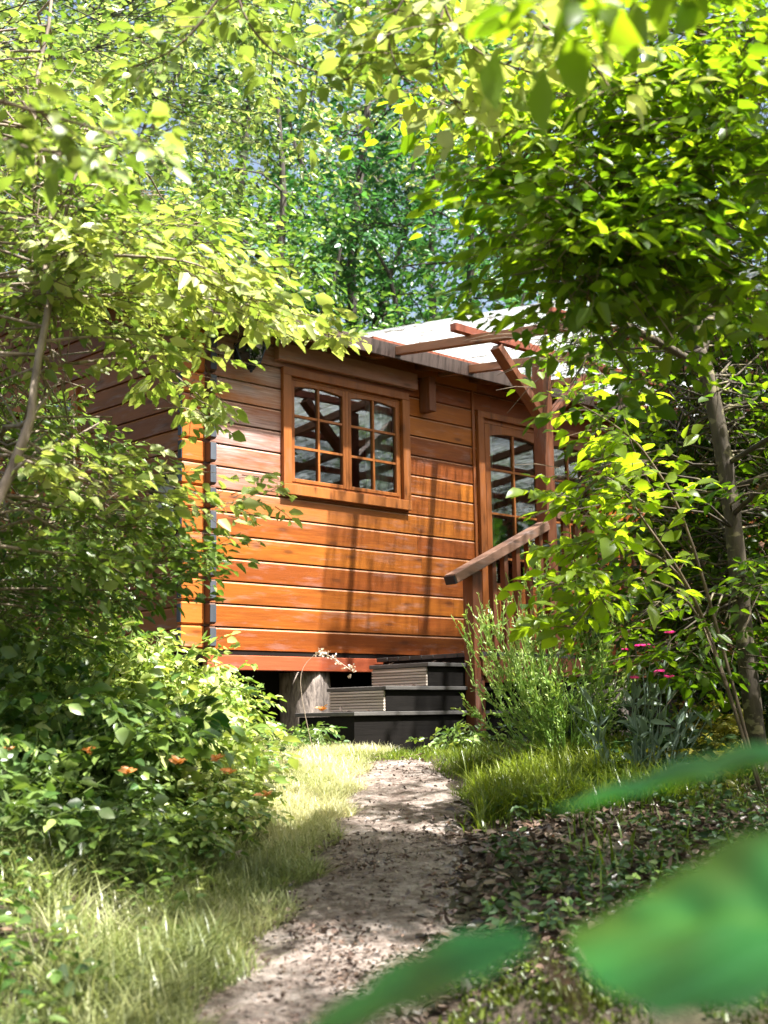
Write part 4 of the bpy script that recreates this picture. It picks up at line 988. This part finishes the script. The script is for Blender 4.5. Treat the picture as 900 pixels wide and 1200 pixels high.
# ------------------------------------------------------------------ broom shrub, flowers, right-hand plants
b = G(.78, 5.9); T = thing('broom_shrub', tuple(b), 'feathery upright green broom bush in front of the handrail', 'shrub')
w = MB(); l = Leaves()
for k in range(40):
    a = rng.uniform(0, 2*PI); r = .38*rng.random()**.6
    H = 1.0*(1-.45*(r/.38)**2)*rng.uniform(.5, 1.12)
    tip = b+[r*math.cos(a)*1.15-.06, r*math.sin(a)*.7, H]
    s0 = b+[.09*r*math.cos(a), .1*r*math.sin(a), -.02]
    P = curve(s0, tip, -.06, 8, .04); w.tube(P, np.linspace(.004, .0013, 8), 4, cap=False)
    for q in range(11):
        i = rng.integers(2, 7); d = nrm(P[i+1]-P[i])+rv(1, .33)[0]; e = P[i]+nrm(d)*rng.uniform(.08, .22); e[2] += .03
        w.tube([P[i], (P[i]+e)/2+[0, 0, -.006], e], [.0016, .0013, .0009], 3, cap=False)
        n = 15; t = rng.random((n, 1)); l.add(P[i]+(e-P[i])*t, nrm(e-P[i])+rv(n, .45), rv(n), rng.uniform(.013, .028, n), np.clip(.5+.35*t[:, 0]+rv(n, .12)[:, 0], 0, 1))
    n = 26; t = np.sort(rng.random(n)); ii = (1+t*6).astype(int); l.add(P[ii]+(P[np.minimum(ii+1, 7)]-P[ii])*(t*6 % 1)[:, None], rv(n, .5)+[0, 0, .8], rv(n), rng.uniform(.010, .02, n), np.clip(.35+.6*t, 0, 1))
w.build('stems', M['broom'], T); l.build('foliage', M['broom'], T, width=.4)

b = G(.98, 5.4); T = thing('rose_campion', tuple(b), 'silvery stemmed plant with magenta flowers in front of the deck', 'flowers')
w = MB(); l = Leaves()
heads = [(735, 762), (745, 757), (756, 757), (765, 760), (743, 795), (785, 742), (773, 787), (784, 794)]
for k in range(26):
    if k < len(heads): tip = at(*heads[k], 5.3+.03*(k % 3))
    else: tip = b+[rng.uniform(-.35, .35), rng.uniform(-.15, .15), rng.uniform(.22, .45)]
    s0 = b+[(tip[0]-b[0])*.4, rng.uniform(-.05, .05), -.02]
    P = curve(s0, tip, .0, 6, .04); w.tube(P, np.linspace(.0035, .0018, 6), 4, cap=False)
    n = 9; i = rng.integers(0, 5, n); l.add(P[i], rv(n, .5)+[0, 0, .7], rv(n, .4)+[0, -.5, .6], rng.uniform(.04, .09, n), rng.random(n))
    if k < len(heads):
        fl = Leaves(); a = np.arange(6)*2*PI/6; D = np.stack([np.cos(a), np.sin(a)*.8-.2, .35+0*a], -1)
        fl.add(np.tile(tip, (6, 1)), D, np.tile([0, -.5, 1.0], (6, 1)), .024, rng.random(6)); fl.build('flower', M['petal'], T, width=1.0)
w.build('stems', M['leaf_grey'], T); l.build('foliage', M['leaf_grey'], T, width=.28)

bush(at(848, 880, 6.0)*[1, 1, 0]+[0, 0, float(ground_h(1.53, 6.0))], .2, .30, 16, .036, .8, 'leaf_yellow', 'small golden leaved shrub at the foot of the mottled trunk', ns=8, m=7, L=.1)
bush(G(1.15, 5.75), .34, .16, 22, .05, .35, 'leaf_dark', 'low dark leafy plants between the broom and the trunk', ns=6, m=6, L=.12, fine=True)
bush(G(1.35, 5.5), .4, .14, 20, .034, .6, 'leaf_yellow', 'low yellowish creeping shrub in front of the trunk', ns=6, m=7, L=.1)
bush(G(.35, 6.85), .22, .14, 16, .036, .55, 'leaf_bush', 'bright low weeds at the right end of the bottom step', ns=6, m=7, L=.09)
bush(G(-.42, 6.85), .15, .16, 12, .034, .35, 'leaf_bush', 'dark green weeds at the left end of the bottom step', ns=6, m=7, L=.09)
bush(G(1.0, 6.5), .4, .3, 24, .04, .3, 'leaf_dark', 'shadowy shrub under the deck edge behind the broom', ns=8, m=8, L=.14)
bush(G(1.75, 6.6), .45, .45, 26, .045, .3, 'leaf_dark', 'shadowy shrub right of the pink flowers', ns=8, m=8, L=.14)
# dry seed sprig
b = G(-.34, 6.35); T = thing('dried_seed_sprig', tuple(b), 'pale dry seed head nodding in front of the base board', 'dry plant'); w = MB(); l = Leaves()
P = smooth_poly([b, at(352, 800, 6.35), at(368, 768, 6.35), at(385, 768, 6.33), at(415, 788, 6.3)], 5); w.tube(P, .0015, 4)
for k in range(26):
    c = P[rng.integers(len(P)*6//10, len(P))]+rv(1, .012)[0]; l.add(c+rv(5, .004), rv(5), rv(5), .011, rng.random(5))
w.build('stem', M['cream'], T); l.build('seed_heads', M['cream'], T, width=.9)

# ------------------------------------------------------------------ moss mound bottom right
mb_ = MB(); cx, cy = .52, 2.72; V = []; n, m_ = 44, 16
for j in range(m_+1):
    ph = j/m_*PI/2
    for i in range(n):
        a = 2*PI*i/n; rx, ry, h = .50, .30, .17
        k = 1+.14*wob(math.cos(a)*1.5, math.sin(a)*1.5+ph, 2)
        x = cx+rx*k*math.cos(ph)*math.cos(a); y = cy+ry*k*math.cos(ph)*math.sin(a)
        z = .30+.122*(cy-2.7)+h*math.sin(ph)+.02*wob(x*4, y*4, 2.4); V.append((x, y, z-(.10 if j == 0 else 0)))
for j in range(m_):
    for i in range(n): mb_.f.append((j*n+i, j*n+(i+1) % n, (j+1)*n+(i+1) % n, (j+1)*n+i))
mb_.v = V; mb_.t = [.3]*len(V)
T = thing('moss_mound', (cx, cy, .33), 'low mossy hump beside the path at the bottom edge', 'moss mound')
mb_.build('mound', M['soil'], T, smooth=True)
idx = rng.integers(n*1, len(V)-n, 9000); Pm = np.array(V)[idx]+rv(9000, .012); keep = np.array([wob(p[0]*3, p[1]*3, 2.2) > -.35 for p in Pm]); Pm = Pm[keep]; nn = len(Pm)
l = Leaves(); l.add(Pm-[0, 0, .004], rv(nn, .5)+[0, 0, 1], rv(nn), rng.uniform(.010, .022, nn), np.clip(rng.normal(.6, .25, nn), 0, 1)); l.build('moss', M['moss'], T, width=.5)

# ------------------------------------------------------------------ foreground plant, close to the lens
def big_leaf(name, a, b, width, normal, parent, curl=.1, tint=.5, fold=.0):
    """broad pleated leaf from stalk point a to tip b"""
    a = np.array(a); b = np.array(b); D = nrm(b-a); L = np.linalg.norm(b-a); R = nrm(np.cross(D, normal)); N = np.cross(R, D)
    nu, nv = 26, 21; q = MB()
    for i in range(nu):
        t = i/(nu-1); wv = math.sin(PI*min(1, t**.75))**.75*(1-.25*t) if 0 < t < 1 else 0.01
        for j in range(nv):
            s = j/(nv-1)*2-1
            vein = .045*abs(math.sin((t*4-abs(s)*1.7)*PI))**.7
            q.v.append(tuple(a+D*L*t+R*s*wv*width/2+N*(.10*width*abs(s)*wv - fold*width*max(0, s)**2 - curl*L*t*t + vein*L*.95*wv))); q.t.append(np.clip(tint+(.35 if abs(s) < .06 else 0), 0, 1))
    for i in range(nu-1):
        for j in range(nv-1): q.f.append((i*nv+j, i*nv+j+1, (i+1)*nv+j+1, (i+1)*nv+j))
    return q.build(name, M['leaf_fore'], parent, smooth=True)
b = G(.34, .62); T = thing('foreground_plant', tuple(b), 'out of focus broad leaved plant close to the lens at bottom right', 'plant')
w = MB(); st = smooth_poly([b, b+[.0, .02, .4], at(960, 1150, .66), at(930, 985, .72), at(1000, 900, .8)], 5); w.tube(st, np.linspace(.005, .0028, len(st)), 8)
w.tube(smooth_poly([at(960, 1150, .66), at(940, 1080, .64), at(905, 1055, .62)], 4), .002, 6)
w.tube(smooth_poly([b+[.0, .02, .4], at(760, 1290, .62), at(660, 1150, .60), at(628, 1112, .60)], 5), .002, 6)
w.build('stem', plain('brown_stem', (.12, .07, .03), .6), T)
big_leaf('leaf', at(1010, 1085, .56), at(662, 1085, .66), .142, (.05, -.70, .66), T, .02, .5, fold=.12)
big_leaf('leaf', at(630, 1108, .60), at(330, 1240, .62), .06, (.12, -.26, .95), T, -.02, .4)
big_leaf('leaf', at(985, 885, .80), at(648, 958, .84), .07, (.05, -.16, 1), T, -.02, .45)
big_leaf('leaf', at(990, 1010, .62), at(1010, 1250, .58), .10, (-.1, -.5, .8), T, .05, .8)

# ------------------------------------------------------------------ grass, litter, ground cover
def blades(name, label, cat, n, region, H, mk, tint, lean=.45, wid=.004, clump=0):
    P = region(n); n = len(P); Z = ground_h(P[:, 0], P[:, 1])
    base = np.stack([P[:, 0], P[:, 1], Z-.005], -1); h = H*rng.uniform(.45, 1.2, n)
    a = rng.uniform(0, 2*PI, n)+.8*np.sin(P[:, 0]*9+P[:, 1]*6); ln = lean*rng.uniform(.2, 1.5, n)
    dv = np.stack([np.cos(a), np.sin(a), 0*a], -1); sd = np.stack([-np.sin(a), np.cos(a), 0*a], -1)
    V = np.empty((n, 7, 3)); w = wid*rng.uniform(.6, 1.3, n)
    for i, t in enumerate((0, .4, .75, 1)):
        c = base+dv*(ln*h*t*t)[:, None]+np.array([0, 0, 1])*(h*t*(1-.25*np.minimum(ln, 1.2)*t))[:, None]
        ww = (w*(1, .9, .55, 0)[i])[:, None]
        if i < 3: V[:, 2*i] = c-sd*ww; V[:, 2*i+1] = c+sd*ww
        else: V[:, 6] = c
    me = bpy.data.meshes.new(name); me.vertices.add(n*7); me.vertices.foreach_set('co', V.reshape(-1).astype(np.float32))
    loops = np.array([0, 1, 3, 2, 2, 3, 5, 4, 4, 5, 6]); st_ = np.array([0, 4, 8])
    li = (np.arange(n)[:, None]*7+loops).reshape(-1); ls = (np.arange(n)[:, None]*11+st_).reshape(-1)
    me.loops.add(len(li)); me.loops.foreach_set('vertex_index', li.astype(np.int32)); me.polygons.add(len(ls)); me.polygons.foreach_set('loop_start', ls.astype(np.int32)); me.update(calc_edges=True)
    T = np.clip(tint(P)+rng.normal(size=n)*.15, 0, 1); at_ = me.attributes.new('tint', 'FLOAT', 'POINT'); at_.data.foreach_set('value', np.repeat(T, 7).astype(np.float32))
    me.materials.append(M[mk]); o = add_mesh(name, me); tag(o, label, cat, kind='stuff'); return o
def box_region(x0, x1, y0, y1, cond):
    def f(n):
        out = []
        while sum(len(o) for o in out) < n:
            P = np.stack([rng.uniform(x0, x1, 4000), rng.uniform(y0, y1, 4000)], -1); out.append(P[cond(P[:, 0], P[:, 1])])
        return np.concatenate(out)[:n]
    return f
def dL(x, y): return path_c(y)-path_hw(y)-x
def dRt(x, y): return x-path_c(y)-path_hw(y)
def rn(k): return rng.random(k)
blades('dry_grass', 'straw coloured grass along the left edge of the path', 'grass', 26000,
    box_region(-1.5, .2, 2.6, 7.2, lambda x, y: (dL(x, y) > -.05+.04*np.sin(y*13)) & (rn(len(x)) < np.exp(-np.maximum(dL(x, y)-.16, 0)*7)) & (wob(x, y, 3)+.6*rn(len(x)) > -.3)),
    .085, 'straw', lambda P: .35+.45*sstep(4.0, 5.0, P[:, 1])+.35*wob(P[:, 0], P[:, 1], 3.3), lean=1.1, wid=.0019)
blades('long_grass', 'long arching grass at the lower left corner', 'grass', 6500,
    box_region(-1.5, -.4, 2.4, 4.1, lambda x, y: (dL(x, y) > .03) & (wob(x, y, 3.7) > .15-.3*rn(len(x)))), .15, 'straw', lambda P: .36+.55*wob(P[:, 0], P[:, 1], 4.3), lean=1.3, wid=.0021)
blades('green_grass', 'green grass between the path and the wooden steps', 'grass', 16000,
    box_region(-.6, 1.7, 4.7, 7.35, lambda x, y: ((dRt(x, y) > .02+.05*np.sin(y*11)) | (y > 6.45)) & (rn(len(x)) < sstep(4.7, 5.3, y)) & (x < 1.3+.3*rn(len(x)))),
    .065, 'grass', lambda P: .55+.4*wob(P[:, 0], P[:, 1], 3), lean=1.0, wid=.0020)
blades('tall_grass', 'taller grass tufts right of the path under the broom', 'grass', 6500,
    box_region(.3, 1.1, 4.9, 6.2, lambda x, y: (wob(x, y, 4) > -.2) & (dRt(x, y) > .06)), .15, 'grass', lambda P: .72+.3*wob(P[:, 0], P[:, 1], 3), lean=.9, wid=.0026)
blades('forest_grass', 'sparse grass on the shady ground around', 'grass', 16000,
    box_region(-7, 7, -3, 12, lambda x, y: (np.abs(x-path_c(y)) > .6) & (wob(x, y, 1.1) > .1)), .12, 'grass', lambda P: .35+0*P[:, 0], lean=.6, wid=.004)
def scatter(name, label, cat, P, size, mk, tint, upn=.5, lift=.006, width=.6, frac=.3):
    n = len(P); Z = ground_h(P[:, 0], P[:, 1])+lift+rng.random(n)*lift*2
    D = rv(n); D[:, 2] *= frac; N = rv(n, upn)+[0, 0, 1]
    l = Leaves(); l.add(np.stack([P[:, 0], P[:, 1], Z], -1), D, N, size*rng.uniform(.5, 1.2, n), np.clip(tint+rng.normal(size=n)*.28, 0, 1))
    tag(l.build(name, M[mk], None, width=width), label, cat, kind='stuff')
scatter('leaf_litter', 'dead brown leaves covering the ground right of the path', 'leaf litter',
    box_region(-.1, 2.2, 2.2, 5.4, lambda x, y: (dRt(x, y) > -.10*rn(len(x))) & (rn(len(x)) < .4+.6*sstep(5.4, 4.8, y)))(9000), .040, 'litter', .36)
scatter('fallen_leaves', 'scattered dead leaves on the forest floor', 'leaf litter',
    box_region(-6, 6, -3, 11, lambda x, y: np.abs(x-path_c(y)) > .35)(14000), .05, 'litter', .4)
scatter('path_debris', 'bits of twig and leaf strewn on the sandy path', 'debris',
    box_region(-.6, .5, 2.3, 6.6, lambda x, y: (np.abs(x-path_c(y)) < path_hw(y)*1.05) & (rn(len(x)) < .25+.75*(wob(x, y, 3) > .1)) & (rn(len(x)) < .22+.78*sstep(5.0, 4.2, y)))(3400), .017, 'litter', .45, lift=.014)
scatter('creeping_plants', 'small dark glossy creeping plants right of the path', 'ground cover',
    box_region(.25, 1.6, 3.4, 5.5, lambda x, y: (wob(x, y, 3.1) > -.1) & (dRt(x, y) > .1))(2600), .034, 'leaf_dark', .55, lift=.022)
scatter('moss_cover', 'dark moss on the soil near the mossy hump', 'moss',
    box_region(.1, 1.6, 2.2, 3.4, lambda x, y: (wob(x, y, 2.6) > -.1) & (dRt(x, y) > .05))(9000), .018, 'moss', .4, lift=.006, frac=1)
scatter('bank_cover', 'low leafy growth on the left bank under the bushes', 'ground cover',
    box_region(-2.6, -.4, 2.4, 6.8, lambda x, y: (dL(x, y) > .16) & (wob(x, y, 2.7) > -.4))(8000), .038, 'leaf_bush', .4, lift=.04)

sl_ = Leaves()
for (x0, x1, z) in ((.34, .55, 1.041), (.58, .89, 1.181), (.92, 1.25, 1.316), (1.3, 3.0, 1.381)):
    n = 7 if x1 < 1.3 else 20
    for k in range(n):
        c = cw(rng.uniform(x0, x1), rng.uniform(.42, .84), z+.004); sl_.add(c[None], rv(1)*[1, 1, .2], rv(1, .25)+[0, 0, 1], .034, rng.random(1)*.9)
tag(sl_.build('step_litter', M['litter'], None), 'dead leaves lying on the steps and deck', 'leaf litter', kind='stuff')
st = MB()
for k in range(420):
    y = rng.uniform(2.4, 6.4); x = path_c(y)+rng.choice([-1, 1])*path_hw(y)*rng.random()**.5*1.12; r = .004+.012*rng.random()**4
    c = G(x, y)+[0, 0, .012]; V = [c+np.array([math.cos(a)*r*rng.uniform(.7, 1.2), math.sin(a)*r*rng.uniform(.7, 1.2), -r*.4]) for a in np.arange(5)*2*PI/5]+[c+np.array([rng.normal()*r*.2, rng.normal()*r*.2, r*.55])]
    st.add(V, [(i, (i+1) % 5, 5) for i in range(5)], rng.random())
tag(st.build('path_stones', bark_mat('path_stone', (.10, .08, .07), (.36, .32, .29))), 'small loose stones and clods along the sandy path', 'stones', kind='stuff')

# ------------------------------------------------------------------ camera, light, world
cam = bpy.data.cameras.new('camera'); co = bpy.data.objects.new('camera', cam); COL.objects.link(co)
Mx = Matrix(((RT[0], UP[0], -FW[0], 0), (RT[1], UP[1], -FW[1], 0), (RT[2], UP[2], -FW[2], 1.0), (0, 0, 0, 1)))
co.matrix_world = Mx
cam.sensor_fit = 'HORIZONTAL'; cam.sensor_width = 24; cam.lens = F/900*24
cam.clip_end = 1500; cam.clip_start = .05
cam.dof.use_dof = True; cam.dof.focus_distance = 6.6; cam.dof.aperture_fstop = 3.6
SC.camera = co

to_sun = nrm(np.array([.434, -.275, 1.0]))
el = math.asin(to_sun[2]); az = math.atan2(to_sun[0], to_sun[1])
sl = bpy.data.lights.new('sun', 'SUN'); sl.energy = 5; sl.angle = math.radians(1.2); sl.color = (1, .975, .93)
so = bpy.data.objects.new('sun', sl); COL.objects.link(so); so.location = (0, 0, 20)
so.rotation_euler = Vector(to_sun).to_track_quat('Z', 'Y').to_euler()
W = bpy.data.worlds.new('World'); SC.world = W; W.use_nodes = True; nt = W.node_tree
bg = nt.nodes['Background']; sky = nt.nodes.new('ShaderNodeTexSky'); sky.sky_type = 'NISHITA'; sky.sun_disc = False
sky.sun_elevation = el; sky.sun_rotation = az; sky.air_density = 1.2; sky.dust_density = 6.0; sky.ozone_density = .3
nt.links.new(sky.outputs[0], bg.inputs[0]); bg.inputs[1].default_value = .068

vs = SC.view_settings; SC.display_settings.display_device = 'sRGB'
vs.view_transform = 'Standard'; vs.look = 'None'; vs.gamma = 1; vs.exposure = 2.1; vs.use_curve_mapping = False
cy = SC.cycles
cy.use_denoising = True; cy.max_bounces = 7; cy.diffuse_bounces = 2; cy.glossy_bounces = 3; cy.transmission_bounces = 4; cy.transparent_max_bounces = 6
cy.sample_clamp_indirect = 6; cy.caustics_reflective = False; cy.caustics_refractive = False
